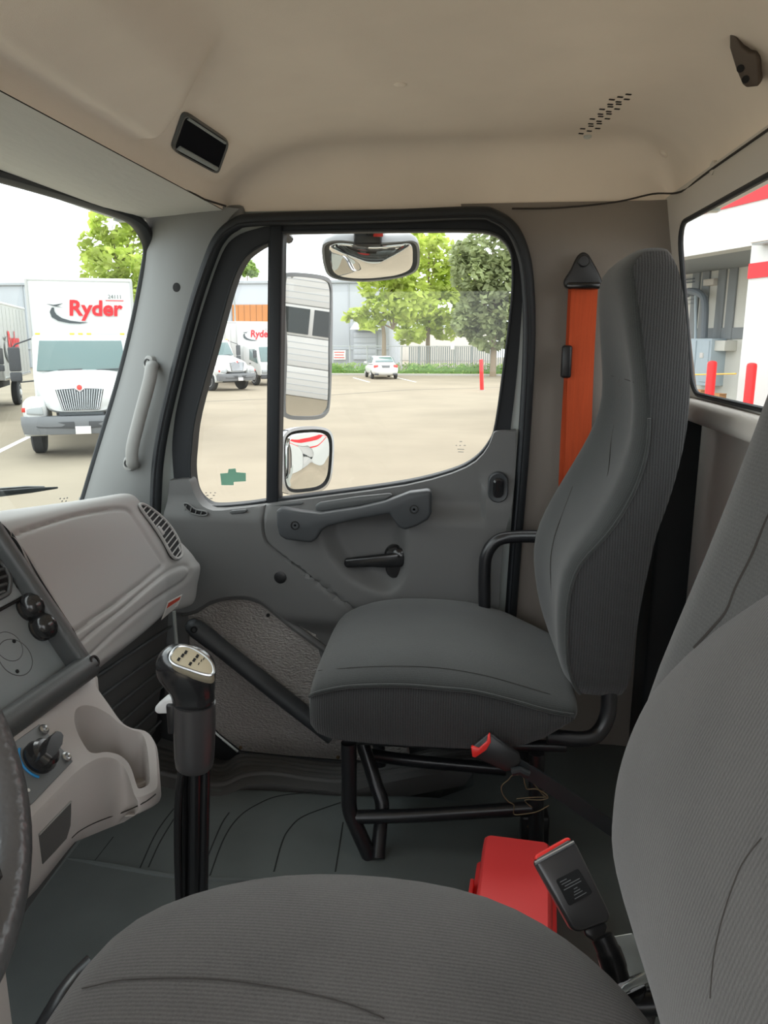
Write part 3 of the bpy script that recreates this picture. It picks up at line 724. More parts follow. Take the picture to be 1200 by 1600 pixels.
# warning label under the dash edge
l4 = [(262, 941), (285, 929), (278, 946), (252, 969)]
lc = hit(XB, 268, 946)[0] or W(268, 946, y=1.72)
ln = V(.55, -.6, -.25).normalized()
lq = [WN(a, b, lc+ln*.035, ln) for a, b in l4]
lab = slab('warning_label', lq, -ln*.0012, 'label_white', dash, bev=0, smooth=False)
u0 = lq[1]-lq[0]; v0 = lq[3]-lq[0]
def lqp(u, v): return lq[0].lerp(lq[1], u).lerp(lq[3].lerp(lq[2], u), v)+ln*.0006
obj('red_band', [lqp(.08, .08), lqp(.92, .08), lqp(.92, .40), lqp(.08, .40)], [(0, 1, 2, 3)], 'label_red', lab, smooth=False)
tl = MB()
for r in range(5):
    y0 = .48+r*.10; tl.add([lqp(.1, y0), lqp(.85-.1*(r % 2), y0), lqp(.85-.1*(r % 2), y0+.035), lqp(.1, y0+.035)], [(0, 1, 2, 3)])
tl.build('small_print', 'label_grey', lab, smooth=False)
# ribbed closing panel under the dash
rp = struct('trim_4', (-.8, 1.4, .2), 'dark ribbed panel closing the space under the dash')
def rpx(y, z): return -.745-.18*max(0, (.42-z))
sheet('panel', [(.9, -.01), (1.86, -.01), (1.86, .47), (1.12, .55), (.9, .55)], lambda u, v: V(rpx(u, v)-.02*(u-1.1), u, v), 'ribbed_dark', rp, step=.1)
for k in range(7):
    z0 = .49-.055*k
    tube('rib', [V(rpx(0, z0)-.02*(y-1.1)+.001, y, z0-.055*(y-1.12)/.57*1.3) for y in (1.0, 1.2, 1.4, 1.6, 1.84)], .004, 'stack_bar', rp, n=6)
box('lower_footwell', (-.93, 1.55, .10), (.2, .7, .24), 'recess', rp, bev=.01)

# ================================================================== CENTRE STACK
K = V(-.602, 1.105, .562); UE = V(-.124, 0, .212).normalized(); SP = V(-.02, -.2, 0).normalized()
SN = UE.cross(SP).normalized()
if SN.x < 0: SN = -SN
st = thing('centre_stack', 'grey angled switch panel with dark rounded frame at centre of dash', 'panel', (-.7, .9, .5))
def SK(px, py, d=0): return WN(px, py, K-SN*.022+SN*d, SN)
q = [K+SN*-.022, K+UE*.40-SN*.022, K+UE*.40+SP*.75-SN*.022, K+SP*.75-SN*.022]
slab('face', q, -SN*.06, 'stack_grey', st, bev=.002)
tube('lower_bar', [K+SP*t for t in (-.004, .0, .2, .5, .78)], .0205, 'stack_bar', st, n=18)
sec = rrect(.020, .056, .0095, 4)
def beam(p0, p1, w, h):
    d = (p1-p0).normalized(); a = SN; b = d.cross(a).normalized(); r = rrect(w, h, min(w, h)*.42, 4)
    return [[p+b*x[0]+a*x[1] for x in r] for p in (p0, p1)]
loft('side_bar', beam(K+UE*-.012-SN*.012, K+UE*.42-SN*.012, .026, .05), 'stack_bar', st)
cs = SK(130, 1043, .04); 
csc = K+SN*.018+UE*.003-SP*.001
lathe('screw', csc, SN, [(.010, -.006), (.010, .002), (.0065, .002), (.006, -.004)], 'screw', st, n=16)
# raised upper sub panel with vent
up_px = [(-120, 880), (-40, 800), (0, 846), (60, 918), (58, 926), (44, 926), (0, 950), (-120, 1015)]
slab('upper_plate', [SK(a, b, .001) for a, b in up_px], SN*.006, 'stack_grey', st, bev=.002)
tube('plate_groove', cr([SK(a, b, .006) for a, b in [(-120, 1018), (0, 953), (44, 930), (60, 928)]], 4), .0025, 'recess', st, n=6)
lathe('screw', SK(31, 915, .007), SN, [(.0085, -.002), (.0085, .002), (.006, .002), (.005, -.001), (.003, -.001), (.002, .001)], 'screw', st, n=16)
ve = slab('centre_vent', [p for p in cr([SK(a, b, .008) for a, b in [(-60, 900), (-30, 872), (0, 880), (13, 900), (14, 916), (5, 930), (-60, 950)]], 4, True)], SN*-.012, 'recess', st, bev=0)
tube('vent_rim', [p for p in cr([SK(a, b, .009) for a, b in [(-60, 900), (-30, 872), (0, 878), (14, 898), (15, 917), (5, 932), (-60, 953)]], 4, True)], .004, 'stack_bar', ve, n=8, closed=True)
for k in range(4):
    tube('louvre', [SK(-50, 905+k*13, .009), SK(12-abs(k-1.4)*3, 888+k*12, .009)], .0028, 'stack_bar', ve, n=6)
# two capped sockets
for (px, py, s) in ((43, 951, 1.0), (62, 982, 1.0)):
    c = SK(px, py, 0); sk = lathe('power_socket_cap', c, SN, [(.022*s, -.001), (.0225*s, .004), (.020*s, .006), (.020*s, .011), (.0225*s, .012), (.0225*s, .016), (.019*s, .024), (.011*s, .030), (.002, .032)], 'knob_black', st, n=24)
    d = (SK(px+18, py+10, 0)-c).normalized()
    tube('pull_tab', [c+d*.012+SN*.014, c+d*.022+SN*.013, c+d*.032+SN*.010], [.008, .007, .0055], 'knob_black', sk, n=10, squash=(1.2, .6))
    for t in (-.005, 0, .005): tube('cap_mark', [c+SN*.0265+d*(t)-SN.cross(d)*.007, c+SN*.0265+d*t+SN.cross(d)*.007], .0011, 'stack_bar', sk, n=5)
# faint round scar with two holes
rc = SK(24, 1027, .0); tube('round_scar', [rc+(UE*math.cos(a)+SP*math.sin(a))*.030 for a in [2*math.pi*i/28 for i in range(28)]], .0007, 'stack_bar', st, n=5, closed=True)
rc2 = SK(14, 1010, .0); tube('round_scar', [rc2+(UE*math.cos(a)+SP*math.sin(a))*.024 for a in [2*math.pi*i/28 for i in range(28)]], .0006, 'stack_bar', st, n=5, closed=True)
for a, b in ((22, 1002), (27, 1049)): lathe('drilled_hole', SK(a, b, .0005), SN, [(.003, -.001), (.003, .0008), (.001, .0008)], 'recess', st, n=10)

# ================================================================== CUP HOLDER CONSOLE
CP0 = V(-.605, 1, .545); CN = V(1.1, 0, 1).normalized()
con = thing('cup_holder_console', 'taupe plastic console with open cup holder below the switch panel', 'console', (-.55, .95, .3))
def CK(px, py, d=0): return WN(px, py, CP0+CN*d, CN)
ct_px = [(-160, 1265), (0, 1148), (137, 1053), (150, 1073), (168, 1098), (188, 1126), (204, 1137), (226, 1142), (238, 1153), (243, 1172), (246, 1215), (244, 1232), (232, 1240), (214, 1246), (208, 1236), (202, 1216), (194, 1199), (182, 1187), (165, 1183), (148, 1187), (128, 1199), (100, 1224), (50, 1276), (0, 1330), (-160, 1470)]
ch_px = [(116, 1124), (119, 1108), (132, 1102), (150, 1105), (170, 1116), (188, 1131), (205, 1140), (219, 1144), (226, 1154), (231, 1175), (234, 1216), (230, 1227), (217, 1232), (212, 1222), (206, 1203), (198, 1189), (185, 1179), (166, 1175), (150, 1177), (139, 1174), (129, 1160), (120, 1142)]
def uvp(p): return (p.y, p.x)
def cfn(u, v): 
    z = CP0.z-1.1*(v-CP0.x); return V(v, u, z)
ct = [uvp(p) for p in cr([CK(a, b) for a, b in ct_px], 3, True)]; ch = [uvp(p) for p in cr([CK(a, b) for a, b in ch_px], 3, True)]
sw_px = [(2, 1172), (62, 1133), (112, 1192), (48, 1258), (20, 1280), (-60, 1230)]
mb = MB(); sheet('x', ct, cfn, None, holes=[ch], step=.03, mb=mb)
ring = [cfn(u, v) for u, v in ct]
n = len(ring); c0 = sum(ring, V(0, 0, 0))/n
def drop(p):
    x_, y_ = project(p); pd_ = float(np.interp(x_, [-160, 0, 50, 110, 190, 240, 262], [1560, 1445, 1395, 1322, 1290, 1259, 1240]))
    return min(.16, max(.03, p.z-W(x_, pd_, y=p.y).z))
rings = [ring, [p+V(.004, 0, -.008) for p in ring], [V(p.x+.004, p.y, p.z-drop(p)*.72) for p in ring], [V(p.x-.004, p.y, p.z-drop(p)*.94) for p in ring], [V(p.x-.02, p.y, p.z-drop(p)*1.0) for p in ring]]
skirt_ring = rings[2]
vs, fs = g_loft(rings, cap=False); mb.add(vs, fs)
bottom = rings[-1]; mb.add(bottom, [list(range(n))])
hr = [cfn(u, v) for u, v in ch]; hc = sum(hr, V(0, 0, 0))/len(hr)
rings = [hr, [p.lerp(hc, .04)+V(0, 0, -.010) for p in hr], [V(p.lerp(hc, .12).x, p.lerp(hc, .12).y, min(p.z-.02, .415)) for p in hr], [V(p.lerp(hc, .16).x, p.lerp(hc, .16).y, .375) for p in hr]]
vs, fs = g_loft(rings, cap=False); mb.add(vs, fs); mb.add(rings[-1], [list(range(len(hr)))])
cbody = mb.build('body', 'tan_plastic', con, ang=50); KB = bvh(cbody)
def onk(px, py, off=.0012):
    p, n = hit(KB, px, py); return None if p is None else p+n*off
cupc = W(208, 1215, z=.378)
tube('cup_ring', [cupc+V(.033*math.cos(a), .033*math.sin(a), .002) for a in [2*math.pi*i/24 for i in range(24)]], .005, 'tan_plastic', con, n=8, closed=True)
sm_ = [q for q in (onk(a, b, .0) for a, b in [(243, 1241), (230, 1251), (215, 1259), (190, 1270), (170, 1277), (145, 1287), (125, 1298), (112, 1309)]) if q is not None]
if len(sm_) > 2: tube('body_seam', cr(sm_, 4), .0011, 'seam', con, n=5)
ip = [q for q in (onk(a, b) for a, b in [(60, 1304), (85, 1278), (110, 1252), (110, 1270), (109, 1290), (103, 1310), (85, 1330), (66, 1350)]) if q is not None]
if len(ip) > 4:
    slab('inset_panel', ip, V(-.006, 0, 0), 'ribbed_dark', con, bev=0)
    tube('inset_edge', ip[:3], .0015, 'pale_handle', con, n=5)
swp = thing('switch_plate', 'grey metal plate with black rotary knob screwed into console', 'switch', CK(50, 1195))
sq = [CK(a, b, .002) for a, b in [(8, 1170), (60, 1133), (112, 1191), (48, 1258), (20, 1275), (-40, 1225)]]
slab('plate', sq, CN*.003, 'plate_grey', swp, bev=.001)
for a, b in ((67, 1141), (102, 1184)): lathe('screw', CK(a, b, .004), CN, [(.0075, -.002), (.0075, .004), (.005, .006), (.003, .005), (.003, .003), (.001, .003)], 'steel', swp, n=16)
kc = CK(60, 1185, .005); kn = lathe('rotary_knob', kc, CN, [(.024, 0), (.0245, .006), (.022, .012), (.021, .018), (.017, .022), (.002, .023)], 'knob_black', swp, n=28)
kd = (CK(74, 1160, .005)-CK(50, 1205, .005)).normalized(); ks = CN.cross(kd)
rk = [kc+kd*a*.027+ks*b for a, b in ((-1, -.006), (-.6, -.009), (.3, -.011), (.95, -.006), (1.05, 0), (.95, .006), (.3, .011), (-.6, .009), (-1, .006))]
loft('knob_grip', [[p+CN*.012 for p in rk], [p+CN*.030 for p in rk], [p.lerp(kc, .15)+CN*.036 for p in rk]], 'knob_black', kn)
arc = [kc+(kd*math.cos(t)+ks*math.sin(t))*.030+CN*.0005 for t in [math.radians(100+i*8) for i in range(14)]]
ar2 = [kc+(kd*math.cos(t)+ks*math.sin(t))*.030+CN*.0005 for t in [math.radians(-100-i*8) for i in range(14)]]
pick = arc if project(arc[7])[0] < project(ar2[7])[0] else ar2
tube('blue_arc', pick, .0019, 'blue_arc', swp, n=6)
lathe('red_mark', CK(81, 1187, .005), CN, [(.003, 0), (.003, .0008), (.001, .0008)], 'red_button', swp, n=10)
lathe('indicator_dot', CK(44, 1235, .005), CN, [(.0025, 0), (.0025, .0012), (.001, .0012)], 'label_white', swp, n=10)

# ================================================================== GEAR SELECTOR
YG = 1.04
sh = thing('gear_selector', 'black column gear selector with metal pattern badge on knob', 'gear lever', (-.42, YG, 0))
def G(px, py, dy=0): return W(px, py, y=YG+dy)
base = V(G(302, 1390).x, YG, 0)
for dx, r in ((-.016, .0085), (.004, .011), (.019, .0075)):
    t0 = G(303, 1190); tube('shaft', [V(t0.x+dx-.002, YG+abs(dx)*.3, t0.z), V(G(300, 1395).x+dx, YG, G(300, 1395).z), V(base.x+dx, YG, .0)], r, 'gloss_black', sh, n=14)
tube('cable', cr([G(284, 1200, -.01), G(279, 1240, -.012), G(277, 1300, -.012), G(279, 1390, -.01), V(base.x-.03, YG, .01)], 5), .006, 'black_plastic', sh, n=8)
lathe('boot', base, (0, 0, 1), [(.07, 0), (.068, .01), (.05, .03), (.042, .05), (.03, .06)], 'rubber', sh, n=24)
c0 = G(304, 1199); c1 = G(304, 1098); ax = (c1-c0)
rw = (G(335, 1150)-G(273, 1150)).length/2
lathe('collar', c0, ax, [(rw*.80, 0), (rw*.90, .004), (rw*.96, .02), (rw, ax.length*.6), (rw*1.0, ax.length)], 'column_grey', sh, n=28)
# knob: sections from collar to the leaning head
def ksec(cx, cy, w, h, tilt, dy=0):
    c = G(cx, cy, dy); a = V(1, 0, 0); b = V(0, 1, 0); s = (G(cx+w/2, cy)-G(cx-w/2, cy)).length
    up_ = V(math.sin(tilt), 0, math.cos(tilt)); aa = V(math.cos(tilt), 0, -math.sin(tilt))
    return [c+aa*s/2*(abs(math.cos(t))**.8*(1 if math.cos(t) > 0 else -1))+b*h/2*(abs(math.sin(t))**.8*(1 if math.sin(t) > 0 else -1)) for t in [2*math.pi*i/28 for i in range(28)]]
ks_ = [ksec(303, 1104, 63, .052, 0), ksec(303, 1092, 62, .051, 0), ksec(300, 1080, 66, .054, .1), ksec(293, 1068, 84, .064, .2), ksec(290, 1054, 90, .072, .22), ksec(291, 1040, 89, .076, .20), ksec(291, 1028, 82, .072, .2), ksec(291, 1019, 66, .056, .2), ksec(291, 1014, 40, .03, .2)]
knob = loft('knob', ks_, 'knob_black', sh, sub=1)
# badge plate on the sloping top of the knob
bpx = [(268, 1020), (276, 1011), (288, 1009), (302, 1013), (320, 1024), (331, 1036), (334, 1048), (330, 1054), (318, 1053), (296, 1046), (274, 1038), (266, 1030)]
bn = V(.20, -.62, .76).normalized(); b0_ = G(300, 1031, -.040)
bq = [WN(a, b, b0_, bn) for a, b in bpx]
bd = slab('badge_plate', cr(bq, 4, True), -bn*.03, 'badge', sh, bev=.001)
tube('badge_rim', cr([p-bn*.001 for p in bq], 4, True), .0022, 'steel', bd, n=6, closed=True)
def BP(px, py): return WN(px, py, b0_+bn*.0006, bn)
marks = [(279, 1030), (285, 1024), (290, 1019), (297, 1037), (303, 1031), (308, 1025)]
mk = MB()
for a, b in marks:
    mk.add([BP(a-3.2, b+1.9), BP(a+.7, b+3.6), BP(a+3.6, b-1.7), BP(a+.1, b-3.3)], [(0, 1, 2, 3)])
for a, b in ((310, 1037), (314, 1032), (318, 1029)):
    mk.add([BP(a-1, b+2), BP(a+.4, b+2.4), BP(a+2.0, b-1.5), BP(a+.6, b-2)], [(0, 1, 2, 3)])
mk.build('shift_pattern', 'recess', bd, smooth=False)
pd = [(240, 1112), (242, 1105), (255, 1094), (270, 1090), (274, 1098), (268, 1112), (262, 1116), (246, 1117)]
tube_ = slab('range_switch', [G(a, b, -.01) for a, b in pd], (0, .022, 0), 'white_plastic', sh, bev=.004)
box('switch_mount', G(272, 1118), (.014, .03, .05), 'black_plastic', sh, bev=.004)

# ================================================================== STEERING WHEEL
wh = thing('steering_wheel', 'black grained steering wheel rim at the left edge', 'steering wheel', (-.49, .41, .5))
WC = V(-.49, .415, .78); tt = math.radians(55); wa = V(math.cos(tt), 0, -math.sin(tt)); wb = V(0, 1, 0); wn_ = wa.cross(wb)
if wn_.x < 0: wn_ = -wn_
tube('rim', [WC+wa*.225*math.cos(a)+wb*.225*math.sin(a) for a in [2*math.pi*i/72 for i in range(72)]], .0175, 'wheel_leather', wh, n=18, closed=True)
lathe('hub', WC-wn_*.06, wn_, [(.085, 0), (.09, .02), (.08, .04), (.03, .05)], 'black_plastic', wh, n=28)
for a in (math.radians(35), math.radians(145), math.radians(215), math.radians(325)):
    p0 = WC-wn_*.035; tube('spoke', [p0+(wa*math.cos(a)+wb*math.sin(a))*.07, p0+wn_*.02+(wa*math.cos(a)+wb*math.sin(a))*.15, WC+(wa*math.cos(a)+wb*math.sin(a))*.222], .014, 'black_plastic', wh, n=10, squash=(1.4, .6))
sc = thing('steering_column', 'taupe steering column cover below the wheel rim', 'steering column', (-.55, .42, 0))
def csx(cx, cy, cz, w, h): return [V(cx, cy+p[0], cz+p[1]) for p in rrect(w, h, min(w, h)*.35, 5)]
tip = W(36, 1530, y=.50)
rings = [csx(-.70, .42, .70, .16, .16), csx(-.58, .42, .645, .17, .18), csx(tip.x-.06, .42, .60, .17, .20), csx(tip.x-.015, .42, .575, .16, .19), csx(tip.x, .42, .565, .12, .14)]
loft('shroud', rings, 'tan_plastic', sc, ang=60)
tube('shroud_seam', [V(-.6, .508, .60), V(tip.x-.03, .506, .53), V(tip.x-.01, .49, .50)], .0015, 'seam', sc, n=5)
tube('lower_column', [V(-.62, .42, .6), V(-.85, .42, .12), V(-.9, .42, .04)], .035, 'black_plastic', sc, n=12)
# ================================================================== SEATS
def sup(n, p): # superellipse unit loop
    out = []
    for i in range(n):
        t = 2*math.pi*i/n; c, s = math.cos(t), math.sin(t)
        out.append((abs(c)**(2/p)*(1 if c >= 0 else -1), abs(s)**(2/p)*(1 if s >= 0 else -1)))
    return out
ps = thing('passenger_seat', 'dark grey cloth passenger seat with high integrated headrest on tubular frame', 'seat', (0, 1.64, 0))
# cushion: stations front to rear
def cushion(name, stations, mat, parent, pw=4.0, N=44, crown=.012):
    rings = []
    for (x, y0, y1, zt, zb) in stations:
        yc, zc, hy, hz = (y0+y1)/2, (zt+zb)/2, (y1-y0)/2, (zt-zb)/2
        r = []
        for a, b in sup(N, pw):
            z = zc+b*hz
            if b > 0: z += crown*(1-a*a)+.012*max(0, a)
            r.append(V(x, yc+a*hy, z))
        rings.append(r)
    return rings
cst = [(-.318, 1.50, 1.80, .345, .315), (-.312, 1.45, 1.85, .372, .292), (-.298, 1.425, 1.885, .392, .278), (-.262, 1.415, 1.905, .408, .270), (-.20, 1.41, 1.93, .424, .266), (-.10, 1.41, 1.94, .428, .265), (.02, 1.41, 1.94, .423, .266), (.10, 1.41, 1.925, .408, .27), (.16, 1.412, 1.87, .390, .29), (.21, 1.415, 1.82, .380, .325), (.232, 1.425, 1.78, .374, .340), (.240, 1.45, 1.74, .366, .348)]
pc = loft('seat_cushion', cushion('c', cst, None, None), 'cloth_face', ps, sub=1)
# near side boxing panel and its welt
def cush_top(x):
    for a, b in zip(cst, cst[1:]):
        if a[0] <= x <= b[0]:
            t = (x-a[0])/(b[0]-a[0]); return a[3]+(b[3]-a[3])*t, a[4]+(b[4]-a[4])*t, a[1]+(b[1]-a[1])*t
    return cst[-1][3], cst[-1][4], cst[-1][1]
bx_ = [-.305, -.29, -.26, -.22, -.16, -.1, -.04, .02, .08, .13, .17, .20, .225]
topl = []; botl = []
for x in bx_:
    zt, zb, y0 = cush_top(x); topl.append(V(x, y0-.004+.006, zt-.018)); botl.append(V(x, y0+.005, zb+.012))
rows = []
for a, b in zip(topl, botl):
    rows.append([a.lerp(b, k/8)+V(0, -.012*math.sin(math.pi*k/8)**.6, 0) for k in range(9)])
vs, fs = g_loft(rows, cap=False, closed_ring=False); obj('side_boxing', vs, fs, 'cloth_side', ps)
tube('welt', cr([p+V(0, -.004, .002) for p in topl], 4), .0042, 'cloth_face', ps, n=8)
def stitch(name, pts, parent, o, r=.0009):
    t = bvh(o); P = []
    for a, b in pts:
        p, n = hit(t, a, b)
        if p is not None: P.append(p+n*.0002)
    if len(P) > 1: return tube(name, cr(P, 4), r, 'seam', parent, n=5)
# backrest: levels bottom to top: (z, near front x, far front x, rear x, near y, far y)
bl_ = [(.372, .245, .235, .325, 1.50, 1.76), (.382, .222, .215, .345, 1.47, 1.80), (.41, .205, .195, .352, 1.452, 1.83), (.46, .190, .172, .358, 1.446, 1.84), (.53, .184, .155, .360, 1.444, 1.845), (.60, .186, .145, .366, 1.444, 1.845), (.66, .203, .155, .374, 1.444, 1.84), (.72, .250, .180, .383, 1.446, 1.835), (.78, .285, .212, .400, 1.45, 1.83), (.84, .307, .245, .414, 1.455, 1.82), (.90, .316, .275, .424, 1.46, 1.81), (.96, .313, .288, .427, 1.462, 1.80), (1.02, .304, .282, .424, 1.464, 1.795), (1.10, .290, .272, .412, 1.466, 1.79), (1.17, .276, .266, .400, 1.470, 1.785), (1.21, .270, .270, .389, 1.476, 1.775), (1.236, .290, .300, .374, 1.49, 1.755), (1.250, .320, .330, .362, 1.515, 1.72)]
def backrest(levels, p=3.2, N=48, side=.0, dish=.03):
    rings = []
    for (z, xn, xf, xr, yn, yf) in levels:
        r = []
        for a, b in sup(N, p): # a along y, b along x (b<0 front)
            y = (yn+yf)/2+a*(yf-yn)/2; t = (a+1)/2; xf_ = xn+(xf-xn)*t
            d = dish*max(0, 1-(a/.72)**2) if b < 0 else 0
            x = (xf_+xr)/2+b*(xr-xf_)/2+d*max(0, -b)*smoothstep(1.25, .95, z)*smoothstep(.36, .5, z)
            r.append(V(x, y, z))
        rings.append(r)
    return rings
pb = loft('backrest', backrest(bl_), 'cloth_face', ps, sub=1)
# ribbed near side of the backrest
rows = []
for i in range(1, len(bl_)-1):
    z, xn, xf, xr, yn, yf = bl_[i]
    e = .012; rows.append([V((xn+.024)+(xr-xn-.044)*k/10, yn-.006*math.sin(math.pi*k/10)**.5+.004, z) for k in range(11)])
rows = [cr([r[c] for r in rows], 3) for c in range(11)]; rows = [[rows[c][i] for c in range(11)] for i in range(len(rows[0]))]
vs, fs = g_loft(rows, cap=False, closed_ring=False); sidep = obj('side_panel', vs, fs, 'cloth_side', ps)
wl = [r[0] for r in rows]; tube('welt', [p+V(-.002, -.002, 0) for p in wl[:30]], .0035, 'cloth_face', ps, n=8)
stitch('seam_line', [(919, 582), (935, 584), (955, 587), (975, 592), (990, 597)], pb, pb)
stitch('seam_line', [(968, 592), (966, 620), (962, 650), (955, 690), (950, 740), (942, 760)], pb, pb)
stitch('seam_line', [(934, 584), (932, 600)], pb, pb, .0014)
stitch('seam_line', [(905, 700), (895, 760), (880, 800), (866, 840), (860, 880), (862, 930)], pb, pb)
stitch('seam_line', [(497, 1048), (540, 1044), (600, 1041), (680, 1043), (760, 1056), (860, 1085)], pc, pc, .0006)
# tubular frame
fr_y = 1.445
def tb(name, pts, r=.0145, parent=ps, n=12, k=5): return tube(name, cr(pts, k), r, 'black_steel', parent, n=n)
P0 = W(545, 1160, y=fr_y); P1 = W(546, 1262, y=fr_y); P2 = W(578, 1352, y=fr_y-.01)
tb('leg', [P0, P0.lerp(P1, .6), P1, P1.lerp(P2, .3), V(P2.x, P2.y, .0)], .0165)
Q0 = W(566, 1160, y=1.56); Q1 = W(597, 1255, y=1.50); Q2 = W(590, 1352, y=1.43)
tb('leg', [Q0, Q0.lerp(Q1, .7), Q1, Q1.lerp(Q2, .3), V(Q2.x, Q2.y, 0)], .0155)
tb('rail', [W(556, 1276, y=fr_y), W(650, 1274, y=fr_y), W(840, 1262, y=fr_y)], .0145)
tb('rail', [W(572, 1178, y=1.60), W(640, 1188, y=1.62), W(790, 1202, y=1.62)], .0145)
for yb in (1.46, 1.80):
    tb('under_rail', [V(-.24, yb, .262), V(0, yb, .262), V(.22, yb, .27)], .012)
tb('leg', [V(.16, 1.445, .26), V(.165, 1.445, .12), V(.17, 1.445, .0)], .016); tb('leg', [V(.16, 1.80, .26), V(.165, 1.80, .0)], .016); tb('leg', [V(-.22, 1.80, .26), V(-.20, 1.80, 0)], .016)
tb('recliner_tube', [W(855, 1150, y=1.45), W(910, 1155, y=1.45), W(935, 1145, y=1.46), W(950, 1115, y=1.47), W(952, 1070, y=1.48)], .016)
tb('armrest_hoop', [W(757, 1010, y=1.86), W(757, 945, y=1.86), W(757, 900, y=1.86), W(760, 868, y=1.86), W(775, 846, y=1.86), W(800, 839, y=1.855), W(850, 838, y=1.82)], .0155, k=6)
fb = box('floor_bracket', W(835, 1290, z=.035), (.06, .05, .07), 'black_steel', ps, bev=.006)
lathe('bracket_bolt', W(836, 1292, y=W(835, 1290, z=.035).y-.027), (0, -1, .3), [(.017, 0), (.017, .003), (.010, .003), (.010, .010), (.004, .011)], 'rusty', fb, n=6)

# driver seat ---------------------------------------------------------------
ds = thing('driver_seat', 'dark grey ribbed cloth driver seat close in the foreground', 'seat', (-.05, .55, 0))
dst = [(-.392, .42, .60, .385, .35), (-.383, .36, .655, .415, .33), (-.365, .325, .70, .436, .31), (-.33, .30, .735, .448, .30), (-.27, .285, .768, .456, .29), (-.20, .278, .793, .459, .285), (-.12, .275, .804, .458, .28), (-.04, .275, .803, .456, .28), (.04, .277, .790, .452, .28), (.10, .28, .757, .446, .28), (.142, .285, .722, .439, .28), (.178, .295, .68, .429, .285), (.202, .32, .635, .415, .30), (.212, .36, .58, .40, .32)]
dc = loft('seat_cushion', cushion('c', [(x_, y0_, y1_+.008, z1_+.010, z0_) for x_, y0_, y1_, z1_, z0_ in dst], None, None, pw=4.4, crown=.026), 'cloth_driver', ds, sub=1)
stitch('seam_line', [(128, 1545), (150, 1540), (180, 1533), (220, 1530), (280, 1529), (340, 1531), (400, 1538), (460, 1548), (520, 1562), (560, 1575), (600, 1592)], dc, dc, .0006)
dl = [(.33, .325, .325, .37, .30, .79), (.36, .295, .295, .375, .285, .81), (.40, .258, .256, .38, .276, .825), (.46, .218, .215, .386, .27, .835), (.54, .184, .180, .39, .268, .84), (.62, .180, .176, .395, .268, .842), (.70, .188, .186, .40, .27, .842), (.78, .212, .210, .41, .275, .84), (.86, .236, .234, .42, .282, .835), (.94, .256, .256, .43, .29, .83), (1.02, .274, .274, .44, .30, .82), (1.12, .292, .292, .45, .32, .80), (1.22, .305, .305, .45, .35, .77), (1.27, .32, .32, .44, .38, .73), (1.29, .345, .345, .42, .42, .68)]
db_ = loft('backrest', backrest(dl, p=4.2, dish=.03), 'cloth_driver_plain', ds, sub=1)
# prominent lower back cushion whose top edge rises towards the middle
NYl, NZl = 40, 36; rows = []
for j in range(NYl+1):
    a = -1+2*j/NYl; y = .55+a*.283
    ztop = .735+.23*max(0, 1-abs((y-.49)/.345)**1.7)
    zbot = .315
    r = []
    ed = (1-abs(a)**5)**(1/3.0) if abs(a) < 1 else 0
    for k in range(NZl+1):
        t = k/NZl; z = zbot+(ztop-zbot)*t
        e = (1-abs(2*t-1)**3.2)**(1/2.6)
        base = .235+.085*smoothstep(.58, .98, z)+.135*smoothstep(.56, .31, z)
        r.append(V(base-(.080-.010*(1-a*a))*e*(.25+.75*ed)+.05*(1-ed), y, z))
    rows.append(r)
vs, fs = g_loft(rows, cap=False, closed_ring=False)
lum = obj('lumbar_cushion', vs, fs, 'cloth_driver_shaded', ds, sub=0, ang=70)
stitch('seam_line', [(1190, 1310), (1160, 1350), (1140, 1400), (1125, 1450), (1115, 1500), (1110, 1560)], lum, lum, .0006)
stitch('seam_line', [(1215, 780), (1197, 815), (1175, 868), (1150, 918), (1135, 955), (1110, 985), (1085, 1012)], db_, db_, .0018)
tb('seat_slide', [W(60, 1640, y=.60), W(100, 1570, y=.63), W(125, 1535, y=.655), W(150, 1510, y=.67)], .016, ds)
box('seat_pedestal', (-.06, .54, .14), (.42, .40, .28), 'black_plastic', ds, bev=.02)
box('seat_pan', (.0, .54, .275), (.46, .44, .04), 'black_steel', ds, bev=.01)
tb('back_bracket', [V(.20, .80, .30), V(.29, .80, .33), V(.31, .80, .45)], .016, ds)

# ================================================================== BELTS AND BUCKLES
def ribbon(name, pts, w, mat, parent, side=V(1, 0, 0), th=.0016, **k):
    P = cr(pts, 6); rings = []
    for i, p in enumerate(P):
        d = (P[min(i+1, len(P)-1)]-P[max(i-1, 0)]).normalized(); s = (side-d*side.dot(d)).normalized(); n = d.cross(s)
        rings.append([p-s*w/2-n*th/2, p+s*w/2-n*th/2, p+s*w/2+n*th/2, p-s*w/2+n*th/2])
    return loft(name, rings, mat, parent, **k)
yb = 1.945
sb = thing('seat_belt', 'orange shoulder belt hanging from black anchor on side wall', 'seat belt', W(900, 720, y=yb))
ribbon('webbing', [W(914, 436, y=yb-.01), W(908, 560, y=yb-.004), W(903, 700, y=yb), W(896, 860, y=yb)], .062, 'orange_web', sb)
ribbon('webbing_return', [W(905, 440, y=yb+.006), W(899, 560, y=yb+.008), W(891, 700, y=yb+.008), W(884, 860, y=yb+.008)], .050, 'orange_web', sb)
an_px = [(910, 394), (918, 396), (924, 404), (937, 428), (941, 442), (936, 451), (892, 451), (883, 446), (883, 436), (893, 420), (902, 401)]
an = slab('anchor_loop', [p for p in cr([W(a, b, y=yb-.026) for a, b in an_px], 3, True)], (0, .024, 0), 'black_plastic', sb, bev=.005, seg=3)
lathe('anchor_bolt_cap', W(912, 408, y=yb-.027), (0, -1, 0), [(.0135, -.002), (.0135, .003), (.011, .0055), (.003, .006)], 'black_plastic', an, n=20)
